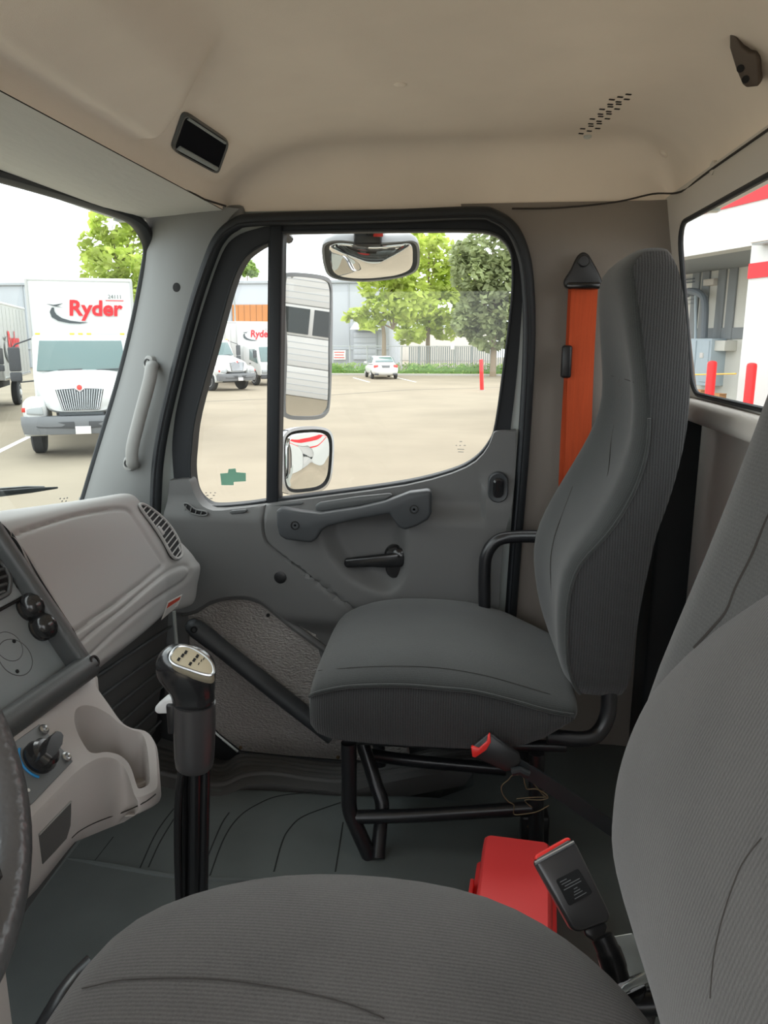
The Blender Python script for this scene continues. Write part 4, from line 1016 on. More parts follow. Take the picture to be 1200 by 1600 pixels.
box('slot_bar', W(912, 446, y=yb-.030), (.078, .012, .014), 'gloss_black', an, bev=.004)
box('height_adjuster', W(885, 565, y=yb-.006), (.024, .022, .078), 'black_plastic', sb, bev=.006)
# driver buckle
bk = thing('seat_belt_buckle', 'large black seat belt buckle with red button between the seats', 'buckle', W(950, 1480, y=.84)-V(0, 0, .05))
bN = V(.10, -.80, .60).normalized(); bO = W(893, 1385, y=.835)
def BK(px, py, d=0): return WN(px, py, bO+bN*d, bN)
b4 = [(836, 1348), (841, 1341), (888, 1313), (896, 1313), (902, 1320), (951, 1422), (955, 1433), (950, 1440), (908, 1456), (898, 1456), (892, 1450)]
cas = slab('casing', [BK(a, b) for a, b in b4], -bN*.020, 'column_grey', bk, bev=.004, seg=3)
slab('release_button', [BK(a, b, -.004) for a, b in [(840, 1345), (890, 1316), (893, 1311), (888, 1308), (838, 1336), (835, 1342)]], -bN*.014, 'red_button', cas, bev=.002)
tube('chrome_lip', [BK(836, 1349, .001), BK(897, 1316, .001)], .0022, 'steel', cas, n=6)
lb = [BK(a, b, .0006) for a, b in [(868, 1375), (903, 1357), (926, 1395), (889, 1416)]]
sl = slab('moulded_label', roundq(lb, .1), bN*.0006, 'recess', cas, bev=0, smooth=False)
dm = MB()
def LB(u, v): return lb[0].lerp(lb[1], u).lerp(lb[3].lerp(lb[2], u), v)+bN*.0014
for (u, v, w) in ((.1, .12, .3), (.12, .22, .4), (.2, .32, .65), (.1, .42, .75), (.6, .42, .2), (.45, .55, .16), (.4, .65, .26), (.35, .74, .36), (.3, .86, .5)):
    dm.add([LB(u, v), LB(u+w, v), LB(u+w, v+.03), LB(u, v+.03)], [(0, 1, 2, 3)])
dm.build('moulded_print', 'plate_grey', sl, smooth=False)
slab('tongue_neck', [BK(a, b, -.010) for a, b in [(912, 1452), (946, 1440), (950, 1448), (943, 1470), (932, 1474), (915, 1462)]], -bN*.006, 'column_grey', bk, bev=.002)
tube('sleeve', cr([BK(940, 1462, -.012), BK(949, 1482, -.011), BK(958, 1505, -.012), BK(965, 1530, -.014)], 5), [.011]+[.014]*5+[.0155]*6+[.0145]*4, 'black_plastic', bk, n=14)
zb = [BK(a, b, -.03) for a, b in [(954, 1464), (988, 1458), (1022, 1512), (975, 1530)]]
zk = slab('steel_bracket', zb, -bN*.003, 'zinc', bk, bev=.001)
slab('bracket_flange', [BK(a, b, -.024) for a, b in [(966, 1552), (975, 1540), (1022, 1510), (1033, 1524), (1028, 1530), (990, 1545), (966, 1560)]], -bN*.008, 'zinc', zk, bev=.002)
slab('bracket_side', [BK(a, b, -.022) for a, b in [(936, 1500), (944, 1508), (958, 1543), (952, 1551), (945, 1530)]], -bN*.006, 'zinc', zk, bev=.001)
tube('anchor_stem', [BK(985, 1545, -.035), BK(1000, 1590, -.05), V(.22, .86, .3)], .018, 'black_steel', bk, n=10)
# passenger buckle
pk = thing('seat_belt_buckle', 'smaller black buckle with bright red end below passenger seat cushion', 'buckle', W(940, 1280, y=1.25))
y2 = 1.33; pN = V(0, -1, .25).normalized(); p0_ = W(770, 1180, y=y2)
def PK(px, py, d=0): return WN(px, py, p0_+pN*d, pN)
slab('casing', [PK(a, b) for a, b in [(737, 1168), (763, 1147), (770, 1148), (812, 1180), (815, 1192), (802, 1204), (790, 1206), (745, 1186), (738, 1184)]], -pN*.022, 'black_plastic', pk, bev=.004)
slab('release_button', [PK(a, b, .002) for a, b in [(736, 1168), (741, 1166), (748, 1169), (761, 1158), (762, 1149), (766, 1147), (767, 1160), (760, 1172), (743, 1184), (738, 1183)]], -pN*.016, 'red_button', pk, bev=.0015)
ribbon('strap', [PK(800, 1192, -.01), PK(840, 1215, -.012), PK(890, 1248, -.014), PK(950, 1290, -.02), PK(1010, 1330, -.05)], .028, 'rubber', pk, side=V(.4, 0, .9), th=.006)
tube('strap_fold', [PK(800, 1206, 0), PK(812, 1203, .002), PK(826, 1210, 0)], .008, 'rubber', pk, n=10)
# loose wire tangle
wt = tag(tube('loose_wire', cr([W(a, b, y=1.36) for a, b in [(826, 1205), (831, 1212), (825, 1216), (812, 1211), (800, 1212), (795, 1218), (784, 1228), (785, 1240), (794, 1252), (803, 1258), (803, 1272), (818, 1272), (840, 1268), (858, 1258)]], 6), .0011, 'wire', None, n=6), 'thin tangled wire loop hanging beneath the passenger seat', 'wire')
wt2 = tag(tube('loose_wire', cr([W(a, b, y=1.37) for a, b in [(818, 1215), (821, 1228), (824, 1233), (838, 1233), (852, 1240), (856, 1246), (850, 1243), (840, 1232), (832, 1222)]], 5), .0012, 'wire', None, n=6), 'short bent wire hook near the passenger seat buckle strap', 'wire')
wt3 = tag(tube('loose_wire', cr([W(a, b, y=1.37) for a, b in [(807, 1248), (830, 1246), (856, 1246), (845, 1250), (820, 1250), (832, 1262)]], 5), .0010, 'wire', None, n=6), 'nearly straight pale wire above the seat floor bracket', 'wire')

# ================================================================== RED CASE
rc_ = thing('warning_kit_case', 'bright red plastic case on the floor between the seats', 'case', (.13, 1.18, 0))
zt = .155
c4 = [W(757, 1301, z=zt), W(852, 1313, z=zt), W(925, 1490, z=zt), W(768, 1392, z=zt)]
a_, b_, = c4[0], c4[1]
ex_ = V(b_.x-a_.x, b_.y-a_.y, 0).normalized(); ey_ = V(ex_.y, -ex_.x, 0)
o_ = a_
Lc, Wc = .40, .125
def RC(u, v, z): return V(o_.x, o_.y, 0)+ex_*u+ey_*v+V(0, 0, z)
def rcr(g, z, r=.012): return [RC(Wc/2+p[0]*1, Lc/2+p[1]*1, z) for p in rrect(Wc+2*g, Lc+2*g, r, 4)]
loft('base', [rcr(.006, .0), rcr(.009, .004), rcr(.009, .07), rcr(.013, .072), rcr(.013, .082), rcr(.008, .084)], 'red_plastic', rc_, ang=40)
loft('lid', [rcr(.006, .083), rcr(.003, .12), rcr(-.001, .150), rcr(-.006, .155, .009)], 'red_plastic', rc_, ang=40)
for u in (.08, .3): box('latch', RC(-.016, u, .08), (.008, .04, .035), 'red_plastic', rc_, rot=Matrix((ex_, ey_, V(0, 0, 1))).transposed(), bev=.002)

# ================================================================== COAT HOOK
hq, hn = hit(CB, 1166, 112)
hs_ = hn; hn = ((EYE-hq).normalized()*.85+hn*.25).normalized()
hc = thing('coat_hook', 'dark brown plastic coat hook on rear headliner edge', 'hook', hq)
hp_ = [(1140, 52), (1146, 51), (1152, 60), (1159, 73), (1170, 82), (1180, 83), (1184, 92), (1187, 128), (1185, 135), (1166, 137), (1160, 132), (1150, 108), (1140, 75)]
HKP = hq+(EYE-hq).normalized()*.075
hb = slab('hook_body', [WN(a, b, HKP, hn) for a, b in hp_], -hn*.028, 'hook_brown', hc, bev=.004, seg=3)
slab('hook_foot', [WN(a, b, HKP-hn*.026, hn) for a, b in ((1166, 84), (1183, 86), (1186, 132), (1166, 134))], -hn*.075, 'hook_brown', hc, bev=.003)
for a, b in ((1157, 107), (1165, 124)): lathe('screw_hole', WN(a, b, HKP+hn*.0005, hn), hn, [(.0055, -.001), (.0055, .001), (.002, .001)], 'recess', hb, n=12)
# ================================================================== WIPER
wi = thing('wiper', 'black windshield wiper blade resting outside at left', 'wiper', WN(40, 768, WP0-V(.02, 0, 0), WN_))
def WI(px, py, d=.02): return WN(px, py, WP0-V(d, 0, 0), WN_)
tube('blade', [WI(-60, 776), WI(0, 771), WI(50, 766), WI(90, 762)], [.006, .006, .005, .002], 'rubber', wi, n=8, squash=(.6, 1.3))
tube('arm', [WI(-60, 768, .03), WI(0, 765, .03), WI(40, 762, .03), WI(68, 762, .025)], .0045, 'black_steel', wi, n=8)
# ================================================================== OUTSIDE
GZ = -1.40
KS = 1.112
mat('asphalt', (.265, .226, .168), .9, spec=.2, bump=.4, scale=3, dist=.02, var=.10, vscale=.35, detail=6)
mat('asphalt_dark', (.185, .162, .13), .9, spec=.2)
mat('line_paint', (.8, .79, .74), .8)
mat('truck_white', (.60, .61, .60), .3, spec=.5)
mat('box_white', (.60, .61, .595), .5, spec=.4)
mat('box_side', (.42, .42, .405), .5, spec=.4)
mat('truck_glass', (.10, .16, .155), .10, spec=.7)
mat('tyre', (.035, .036, .038), .85)
mat('hub_white', (.65, .65, .64), .45)
mat('chrome', (.55, .56, .57), .22, metal=.9)
mat('bumper_grey', (.15, .157, .165), .5)
mat('chassis', (.06, .062, .066), .8)
mat('sign_red', lin((214, 22, 34)), .5)
mat('sign_dark', (.05, .06, .065), .5)
mat('amber', lin((240, 190, 70)), .4)
mat('lamp_clear', (.28, .30, .30), .15, spec=.8)
mat('lamp_red', lin((200, 60, 50)), .3)
mat('bld_grey', (.40, .42, .445), .8, var=.04, vscale=.3)
mat('bld_grey_dark', (.36, .38, .40), .8)
mat('bld_roof', (.52, .57, .58), .7)
mat('wood_brown', lin((176, 112, 52)), .7, var=.15, vscale=1.2, stretch=(1, 1, .15))
mat('bld_white', (.56, .57, .555), .75)
mat('door_white', (.52, .51, .495), .5)
mat('door_window', (.03, .035, .035), .25, spec=.3)
mat('bay_wall', (.66, .66, .61), .85, var=.08, vscale=.6)
mat('bay_dark', (.25, .27, .28), .8)
mat('pipe_grey', (.17, .20, .23), .5)
mat('cabinet_blue', (.48, .57, .63), .6)
mat('cardboard', lin((188, 140, 96)), .8)
mat('stripe_red', lin((226, 36, 44)), .6)
mat('bollard_red', lin((225, 32, 34)), .5)
mat('rope_yellow', lin((215, 175, 70)), .6)
mat('fence_grey', (.33, .35, .34), .7, metal=.2)
mat('slat_grey', (.25, .27, .27), .8)
mat('hedge', (.10, .20, .035), .8, var=.3, vscale=8)
mat('bark', (.24, .19, .13), .9)
mat('kerb', (.42, .40, .36), .9)
mat('house_cream', (.62, .58, .52), .8)
mat('car_white', (.68, .68, .665), .2, spec=.6)
mat('mirror_glass', (.80, .80, .78), .0, metal=1)
mat('mirror_shell', (.30, .31, .32), .35, spec=.5)
mat('mirror_chrome', (.62, .63, .65), .18, metal=.9)
def leafmat(name, c):
    m = bpy.data.materials.new(name); m.use_nodes = True; nt = m.node_tree; b = nt.nodes['Principled BSDF']; out = nt.nodes['Material Output']
    b.inputs['Roughness'].default_value = .7
    n = nt.nodes.new('ShaderNodeTexNoise'); n.inputs['Scale'].default_value = .9; n.inputs['Detail'].default_value = 4
    r = nt.nodes.new('ShaderNodeValToRGB'); r.color_ramp.elements[0].position = .35; r.color_ramp.elements[1].position = .65
    r.color_ramp.elements[0].color = tuple(x*.6 for x in c)+(1,); r.color_ramp.elements[1].color = tuple(min(1, x*1.35) for x in c)+(1,)
    tc = nt.nodes.new('ShaderNodeTexCoord'); nt.links.new(tc.outputs['Object'], n.inputs['Vector']); nt.links.new(n.outputs['Fac'], r.inputs['Fac'])
    nt.links.new(r.outputs['Color'], b.inputs['Base Color'])
    t = nt.nodes.new('ShaderNodeBsdfTranslucent'); nt.links.new(r.outputs['Color'], t.inputs[0])
    mx = nt.nodes.new('ShaderNodeMixShader'); mx.inputs[0].default_value = .45; nt.links.new(b.outputs[0], mx.inputs[1]); nt.links.new(t.outputs[0], mx.inputs[2]); nt.links.new(mx.outputs[0], out.inputs[0])
    M[name] = m
leafmat('sticker_film', (.30, .52, .41)); SM.data.materials[0] = M['sticker_film']; leafmat('leaf_lime', (.47, .56, .12)); leafmat('leaf_green', (.25, .36, .10)); leafmat('leaf_olive', (.30, .35, .17))
gr = tag(sheet('ground', [(-90, -60), (70, -60), (70, 120), (-90, 120)], lambda u, v: V(u, v, GZ), 'asphalt', step=20), 'pale asphalt yard around the truck', kind='structure')
def GP(px, py, dz=.004): return W(px, py, z=GZ+dz)
def road_line(pa, pb, w, m):
    a, b = GP(*pa), GP(*pb); d = (b-a).normalized(); s = V(-d.y, d.x, 0)*w/2
    obj('painted_line' if m == 'line_paint' else 'asphalt_seam', [a-s, b-s, b+s, a+s], [(0, 1, 2, 3)], m, gr, smooth=False)
road_line((552, 590), (577, 597), .14, 'line_paint'); road_line((612, 588), (650, 597), .12, 'line_paint')
road_line((-40, 724), (50, 680), .16, 'line_paint')
road_line((440, 622), (640, 609), .22, 'asphalt_dark'); road_line((640, 609), (830, 604), .20, 'asphalt_dark'); road_line((300, 628), (425, 623), .2, 'asphalt_dark')

# ---- trucks ---------------------------------------------------------------
def text_on(name, s, size, m, parent, o, a, b, **k):
    f = basis(o, a, b); return text_mesh(name, s, size, m, lambda x, y: f((x, y)), parent, **k)
def swoosh(parent, o, a, b, s, nrm):
    f = basis(o, a, b)
    def crescent(c, r0, a0, a1, w):
        out = []; inn = []
        for i in range(17):
            t = i/16; an = math.radians(a0+(a1-a0)*t); wd_ = w*math.sin(math.pi*min(1, .06+t*.94))
            out.append((c[0]+r0[0]*math.cos(an), c[1]+r0[1]*math.sin(an))); inn.append((c[0]+(r0[0]-wd_)*math.cos(an), c[1]+(r0[1]-wd_)*math.sin(an)))
        n = len(out); vs = [f((p[0]*s, p[1]*s)) for p in out+inn]
        return vs, [(i, i+1, n+i+1, n+i) for i in range(n-1)]
    mb = MB(); cp = [(-21, 10), (-24, 4), (-22, -3), (-14, -8), (0, -11), (14, -11.5), (26, -9.8), (14, -9.2), (2, -7.6), (-9, -4.2), (-15.5, .5), (-18, 5), (-18, 10)]
    mb.add([f((x*s, y*s)) for x, y in cp], [(0, 1, 11, 12), (1, 2, 10, 11), (2, 3, 9, 10), (3, 4, 8, 9), (4, 5, 7, 8), (5, 6, 7)])
    mb.add([f((x*s, y*s)) for x, y in ((-29, 15), (-18, 13.6), (-5, 16), (-14, 12), (-5, 9.5), (-17, 11.6))], [(0, 1, 3, 5), (1, 2, 3), (5, 3, 4)])
    return mb.build('arrow_swoosh', 'sign_dark', parent, smooth=False)
def wheel(parent, x, y, r=.49, w=.28, side=1):
    wl = lathe('wheel', V(x, y-w/2, r), (0, 1, 0), [(r*.55, 0), (r*.9, .01), (r, .05), (r, w-.05), (r*.9, w-.01), (r*.55, w)], 'tyre', parent, n=28)
    yy = y+side*w/2
    lathe('hub', V(x, yy-side*.03, r), (0, side, 0), [(r*.60, 0), (r*.60, .035), (r*.50, .02), (r*.42, .0), (r*.28, .01), (r*.26, .06), (r*.18, .08), (r*.02, .08)], 'hub_white', wl, n=20)
    return wl
def prism(name, prof, y0, y1, m, parent, bev=.04):
    return slab(name, [V(x, y0, z) for x, z in prof], (0, y1-y0, 0), m, parent, bev=bev, seg=3)
def cargo_box(parent, x0, x1, zb, zt, name_front=True, name_sides=True, m='box_white', letter=.50, w=1.24):
    b = box('cargo_box', V((x0+x1)/2, 0, (zb+zt)/2), (x0-x1, 2*w, zt-zb), m, parent, bev=.03)
    box('roof_cap', V((x0+x1)/2, 0, zt+.005), (x0-x1+.04, 2*w+.04, .09), 'truck_white', b, bev=.03)
    for s in (-1, 1):
        box('corner_post', V(x0-.02, s*w, (zb+zt)/2), (.10, .06, zt-zb), 'box_side', b, bev=.015)
        box('lower_rail', V((x0+x1)/2, s*w, zb+.05), (x0-x1, .05, .12), 'chrome', b, bev=.01)
        for k in range(1, 8):
            xx = x0+(x1-x0)*k/8; box('side_rib', V(xx, s*(w+.004), (zb+zt)/2), (.03, .014, zt-zb-.2), 'box_side', b, bev=0)
    if name_front:
        o = V(x0+.035, -.30, zt-.82); t = text_on('fleet_name', 'Ryder', letter, 'sign_red', b, o, V(0, 1, 0), V(0, 0, 1), bold=.016, shear=.08)
        swoosh(b, o, V(0, 1, 0), V(0, 0, 1), letter*.0345, None)
        un_ = text_on('unit_number', '24111', .13, 'sign_dark', b, V(x0+.035, .62, zt-.42), V(0, 1, 0), V(0, 0, 1))
        un_['kind'] = 'stuff'
        obj('number_underline', [V(x0+.035, .56, zt-.48), V(x0+.035, .98, zt-.48), V(x0+.035, .98, zt-.46), V(x0+.035, .56, zt-.46)], [(0, 1, 2, 3)], 'sign_red', b, smooth=False)
    if name_sides:
        for s in (1, -1):
            xa = x0-1.3 if s == 1 else x1+2.4
            d = V(-1, 0, 0) if s == 1 else V(1, 0, 0)
            text_on('fleet_name', 'Ryder', 1.05, 'sign_red', b, V(xa, s*(w+.03), zb+.95), d, V(0, 0, 1), bold=.03)
            swoosh(b, V(xa, s*(w+.03), zb+.95), d, V(0, 0, 1), .036, None)
    return b
def conventional(label, loc, rz, zt=3.7, front=True, sides=True, red_tail=False, boxm='box_white', group=None, bw=1.2, sc=1.0):
    t = thing('box_truck', label, 'truck', (loc[0], loc[1], GZ), rz, group, local=True)
    cargo_box(t, -2.35, -8.6, 1.12, zt, front, sides, m=boxm, w=bw); t.scale = (sc,)*3
    box('chassis_frame', V(-3.6, 0, .80), (9.0, .9, .24), 'chassis', t, bev=.02)
    # cab
    prism('cab', [(-.62, 1.02), (-.62, 1.70), (-.98, 2.42), (-1.10, 2.50), (-2.15, 2.52), (-2.22, 2.40), (-2.22, .95)], -1.03, 1.03, 'truck_white', t, .07)
    wsd = slab('windshield', [V(-.600, -.94, 1.72), V(-.600, .94, 1.72), V(-.945, .87, 2.37), V(-.945, -.87, 2.37)], V(.03, 0, .016), 'truck_glass', t, bev=.01)
    for y in (-.45, .35): tube('wiper', [V(-.56, y-.05, 1.74), V(-.575, y+.45, 1.76)], .012, 'chassis', wsd, n=5)
    for s in (-1, 1):
        slab('side_window', [V(-.95, s*1.035, 1.75), V(-1.75, s*1.035, 1.75), V(-1.75, s*1.02, 2.33), V(-1.15, s*1.02, 2.33)], V(0, s*.012, 0), 'truck_glass', t, bev=.004)
        # mirror bracket
        mr = box('mirror', V(-.72, s*1.38, 1.98), (.10, .24, .52), 'chassis', t, bev=.03)
        box('spot_mirror', V(-.72, s*1.38, 1.60), (.10, .24, .20), 'chassis', mr, bev=.03)
        tube('mirror_arm', [V(-.9, s*1.03, 2.42), V(-.74, s*1.34, 2.30), V(-.72, s*1.42, 2.2)], .018, 'chassis', mr, n=6)
        tube('mirror_arm', [V(-.9, s*1.03, 1.50), V(-.74, s*1.34, 1.48), V(-.72, s*1.36, 1.60)], .018, 'chassis', mr, n=6)
    # hood: lofted sections from cowl to nose
    def hs(x, w, z0, z1, p=3.5): return [V(x, a*w, (z0+z1)/2+b*(z1-z0)/2) for a, b in sup(32, p)]
    loft('hood', [hs(-.66, .98, 1.0, 1.76), hs(-.3, .94, .98, 1.70), hs(.2, .84, .94, 1.62), hs(.65, .74, .90, 1.52), hs(.86, .68, .90, 1.44), hs(.93, .62, .94, 1.38)], 'truck_white', t, ang=50)
    for s in (-1, 1):
        prof = []
        for i in range(15):
            a = math.radians(-8+196*i/14); prof.append((.02+.66*math.cos(a), .52+.62*math.sin(a)))
        inn = [(.02+.57*math.cos(math.radians(188-196*i/14)), .50+.54*math.sin(math.radians(188-196*i/14))) for i in range(15)]
        prism('fender', prof+inn, s*.70, s*1.16, 'truck_white', t, .05)
        loft('fender_nose', [hs2 for hs2 in [[V(x, s*(.90)+a*w, z+b*h) for a, b in sup(24, 3)] for x, w, z, h in ((.40, .25, .98, .26), (.70, .25, .98, .24), (.90, .22, .97, .20), (.99, .14, .96, .14))]], 'truck_white', t, ang=50)
        hl = slab('headlamp', [V(1.02, s*.72, .90), V(.99, s*1.04, .92), V(.97, s*1.04, 1.02), V(1.0, s*.74, 1.06)], V(.02, 0, 0), 'lamp_clear', t, bev=.01)
        box('turn_signal', V(.93, s*1.09, 1.0), (.06, .09, .09), 'lamp_red', t, bev=.01)
        wheel(t, 0, s*.95, side=s)
        wheel(t, -6.2, s*.95, side=s)
        tube('splash_post', [V(.86, s*.60, 1.10), V(.88, s*.60, 1.34)], .012, 'amber', t, n=5)
    # grille, bumper, plate, marker lights
    gl = slab('grille', [V(.945, -.36, .98), V(.945, .36, .98), V(.915, .47, 1.40), V(.915, .10, 1.42), V(.93, 0, 1.34), V(.915, -.10, 1.42), V(.915, -.47, 1.40)], V(.02, 0, 0), 'sign_dark', t, bev=.004)
    gb = MB()
    for k in range(-9, 10):
        y0, y1 = k*.038, k*.049; zt_ = 1.40 if abs(k) > 1 else 1.35
        gb.add(*g_tube([V(.975, y0, .985), V(.945, y1, zt_)], .011, 6))
    gb.build('grille_bars', 'chrome', gl)
    lathe('emblem', V(.955, 0, 1.44), (1, 0, .15), [(.055, 0), (.055, .012), (.02, .018)], 'lamp_red', t, n=12)
    obj('lower_slot', *g_box(V(.985, 0, .905), (.03, .84, .05)), 'sign_dark', t)
    bpv = [V(.92, -1.17, .88), V(1.06, -1.0, .88), V(1.12, -.6, .88), V(1.14, 0, .88), V(1.12, .6, .88), V(1.06, 1.0, .88), V(.92, 1.17, .88)]
    bmp = loft('bumper', [[V(p.x-.02, p.y, .86), V(p.x, p.y, .82), V(p.x+.02, p.y, .70), V(p.x-.02, p.y*.97, .50), V(p.x-.30, p.y*.9, .52), V(p.x-.30, p.y*.9, .86)] for p in cr(bpv, 4)], 'bumper_grey', t, ang=40)
    for s in (-1, 1): slab('bumper_recess', [V(1.15, s*.14, .62), V(1.10, s*.84, .64), V(1.06, s*.95, .75), V(1.16, s*.14, .76)], V(.02, 0, 0), 'chassis', bmp, bev=.01)
    box('licence_plate', V(1.17, .02, .58), (.015, .30, .16), 'label_white', t, bev=.004)
    box('axle', V(0, 0, .46), (.18, 1.5, .16), 'chassis', t, bev=.03)
    for y in (-.9, -.18, 0, .18, .9): box('marker_lamp', V(-1.05, y, 2.53), (.07, .10, .045), 'amber', t, bev=.01)
    if red_tail:
        box('red_decal', V(-.55, -1.02, 1.35), (.35, .04, .35), 'sign_red', t, bev=.02)
    return t
conventional('white box truck with chrome grille facing the windshield', (-8.66, 16.8), math.radians(-66), 3.80, bw=1.18, sc=1.04)
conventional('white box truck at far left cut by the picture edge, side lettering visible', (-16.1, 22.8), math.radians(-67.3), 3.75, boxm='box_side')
conventional('white conventional truck facing right seen through the vent window', (-12.25, 38.9), math.radians(-36), 3.5, front=False, red_tail=True)
# cab-over truck behind
def cabover(label, loc, rz):
    t = thing('cab_over_truck', label, 'truck', (loc[0], loc[1], GZ), rz, None, local=True)
    cargo_box(t, -1.55, -7.5, 1.05, 3.5, True, True, letter=.56, w=1.15)
    prism('cab', [(.75, .55), (.78, 1.15), (.62, 1.35), (.32, 2.15), (.15, 2.24), (-1.1, 2.26), (-1.2, 2.1), (-1.2, .7)], -.98, .98, 'truck_white', t, .07)
    slab('windshield', [V(.655, -.88, 1.32), V(.655, .88, 1.32), V(.355, .82, 2.12), V(.355, -.82, 2.12)], V(.03, 0, .012), 'truck_glass', t, bev=.01)
    for s in (-1, 1):
        slab('door_window', [V(.50, s*.985, 1.22), V(-.45, s*.985, 1.42), V(-.45, s*.97, 2.0), V(.18, s*.97, 2.0)], V(0, s*.012, 0), 'truck_glass', t, bev=.004)
        box('door_handle', V(-.40, s*.99, 1.22), (.16, .03, .06), 'chassis', t, bev=.01)
        box('headlamp', V(.76, s*.72, .78), (.08, .36, .20), 'lamp_clear', t, bev=.03)
        box('mirror', V(.62, s*1.22, 1.75), (.10, .20, .42), 'chassis', t, bev=.03)
        wheel(t, -.1, s*.82, .41, .24, s); wheel(t, -4.6, s*.85, .41, .24, s)
        prism('wheel_arch', [(-.1+.52*math.cos(math.radians(180-180*i/12)), .45+.50*math.sin(math.radians(180-180*i/12))) for i in range(13)]+[(-.1+.44*math.cos(math.radians(180*i/12)), .45+.42*math.sin(math.radians(180*i/12))) for i in range(13)], s*.75, s*1.0, 'chassis', t, .01)
    box('bumper', V(.80, 0, .50), (.14, 1.95, .24), 'chassis', t, bev=.04); box('grille', V(.785, 0, 1.0), (.04, 1.1, .14), 'bumper_grey', t, bev=.02)
    box('chassis_frame', V(-3.4, 0, .72), (7.6, .8, .22), 'chassis', t, bev=.02)
    return t
cabover('white cab-over truck parked behind the conventional truck in vent window', (-11.2, 43.6), math.radians(-46))

# ---- sedan ----------------------------------------------------------------
def sedan(label, loc, rz):
    t = thing('sedan', label, 'car', (loc[0], loc[1], GZ), rz, None, local=True)
    def cs_(x, w, z0, z1, p=3.2): return [V(x, a*w, (z0+z1)/2+b*(z1-z0)/2) for a, b in sup(28, p)]
    loft('body', [cs_(-2.20, .66, .42, .80), cs_(-2.14, .80, .30, .98), cs_(-1.9, .86, .22, 1.03), cs_(-1.3, .88, .20, 1.02), cs_(0, .89, .20, .98), cs_(1.0, .88, .20, .96), cs_(1.7, .85, .22, .88), cs_(2.12, .76, .28, .76), cs_(2.25, .58, .36, .66)], 'car_white', t, ang=50)
    def ch_(x, w0, w1, z0, z1): return [V(x, -w0, z0), V(x, w0, z0), V(x, w1, z1-.05), V(x, w1-.1, z1), V(x, -w1+.1, z1), V(x, -w1, z1-.05)]
    loft('cabin', [ch_(-1.62, .78, .70, .96, 1.05), ch_(-1.0, .80, .60, .96, 1.42), ch_(-.5, .80, .60, .95, 1.47), ch_(.2, .80, .60, .94, 1.46), ch_(.55, .80, .62, .93, 1.36), ch_(1.15, .76, .70, .92, 1.0)], 'car_white', t, ang=50)
    slab('rear_window', [V(-1.56, -.62, 1.10), V(-1.56, .62, 1.10), V(-1.04, .52, 1.39), V(-1.04, -.52, 1.39)], V(-.02, 0, .03), 'truck_glass', t, bev=.01)
    slab('windshield', [V(1.10, -.62, 1.05), V(1.10, .62, 1.05), V(.52, .54, 1.36), V(.52, -.54, 1.36)], V(.02, 0, .03), 'truck_glass', t, bev=.01)
    for s in (-1, 1):
        slab('side_window', [V(-1.10, s*.775, 1.03), V(-.12, s*.785, 1.03), V(-.12, s*.64, 1.39), V(-.85, s*.64, 1.39)], V(0, s*.03, .012), 'truck_glass', t, bev=.008)
        slab('side_window', [V(-.06, s*.785, 1.03), V(.85, s*.775, 1.02), V(.40, s*.65, 1.36), V(-.06, s*.64, 1.39)], V(0, s*.03, .012), 'truck_glass', t, bev=.008)
        box('tail_lamp', V(-2.12, s*.64, .84), (.14, .30, .18), 'lamp_red', t, bev=.03)
        box('door_mirror', V(.75, s*.94, 1.02), (.14, .18, .12), 'car_white', t, bev=.03)
        wheel(t, -1.35, s*.78, .31, .2, s); wheel(t, 1.35, s*.78, .31, .2, s)
        box('exhaust_corner', V(-2.16, s*.60, .32), (.10, .26, .12), 'chassis', t, bev=.02)
    box('licence_plate', V(-2.21, 0, .82), (.03, .50, .13), 'bumper_grey', t, bev=.005)
    box('boot_handle', V(-2.20, 0, .92), (.04, .62, .05), 'chrome', t, bev=.01)
    return t
sedan('white sedan parked tail towards the yard by the hedge', (-5.20*KS, 47.3*KS), math.radians(90+15))

# ---- far building, fence, hedge --------------------------------------------
YB = 69.0
fb_ = thing('warehouse', 'long grey warehouse behind the parked trucks', 'building', (-30, YB, GZ))
xr = W(608, 500, y=YB).x; xl = -75.0; zt_b = W(520, 440, y=YB).z
box('main_wall', V((xl+xr)/2, YB+6, (GZ+zt_b)/2), (xr-xl, 12, zt_b-GZ), 'bld_grey', fb_, bev=.05)
box('parapet', V((xl+xr)/2, YB-.05, zt_b), (xr-xl+.2, .3, .25), 'bld_grey_dark', fb_, bev=.03)
for px in (40, 130, 225, 362, 428, 545):
    x = W(px, 500, y=YB).x; box('wall_joint', V(x, YB-.03, (GZ+zt_b)/2), (.10, .08, zt_b-GZ), 'bld_grey_dark', fb_, bev=0)
zb0 = W(480, 545, y=YB).z; box('base_band', V((xl+xr)/2, YB-.06, zb0), (xr-xl, .12, .12), 'bld_grey_dark', fb_, bev=0)
wb0, wb1 = W(364, 508, y=YB-.1), W(424, 476, y=YB-.1)
for k in range(12):
    x = wb0.x+(wb1.x+3-wb0.x)*(k+.5)/12
    box('timber_board', V(x, YB-.10, (wb0.z+wb1.z)/2), ((wb1.x+3-wb0.x)/12-.03, .12, wb1.z-wb0.z), 'wood_brown', fb_, bev=0)
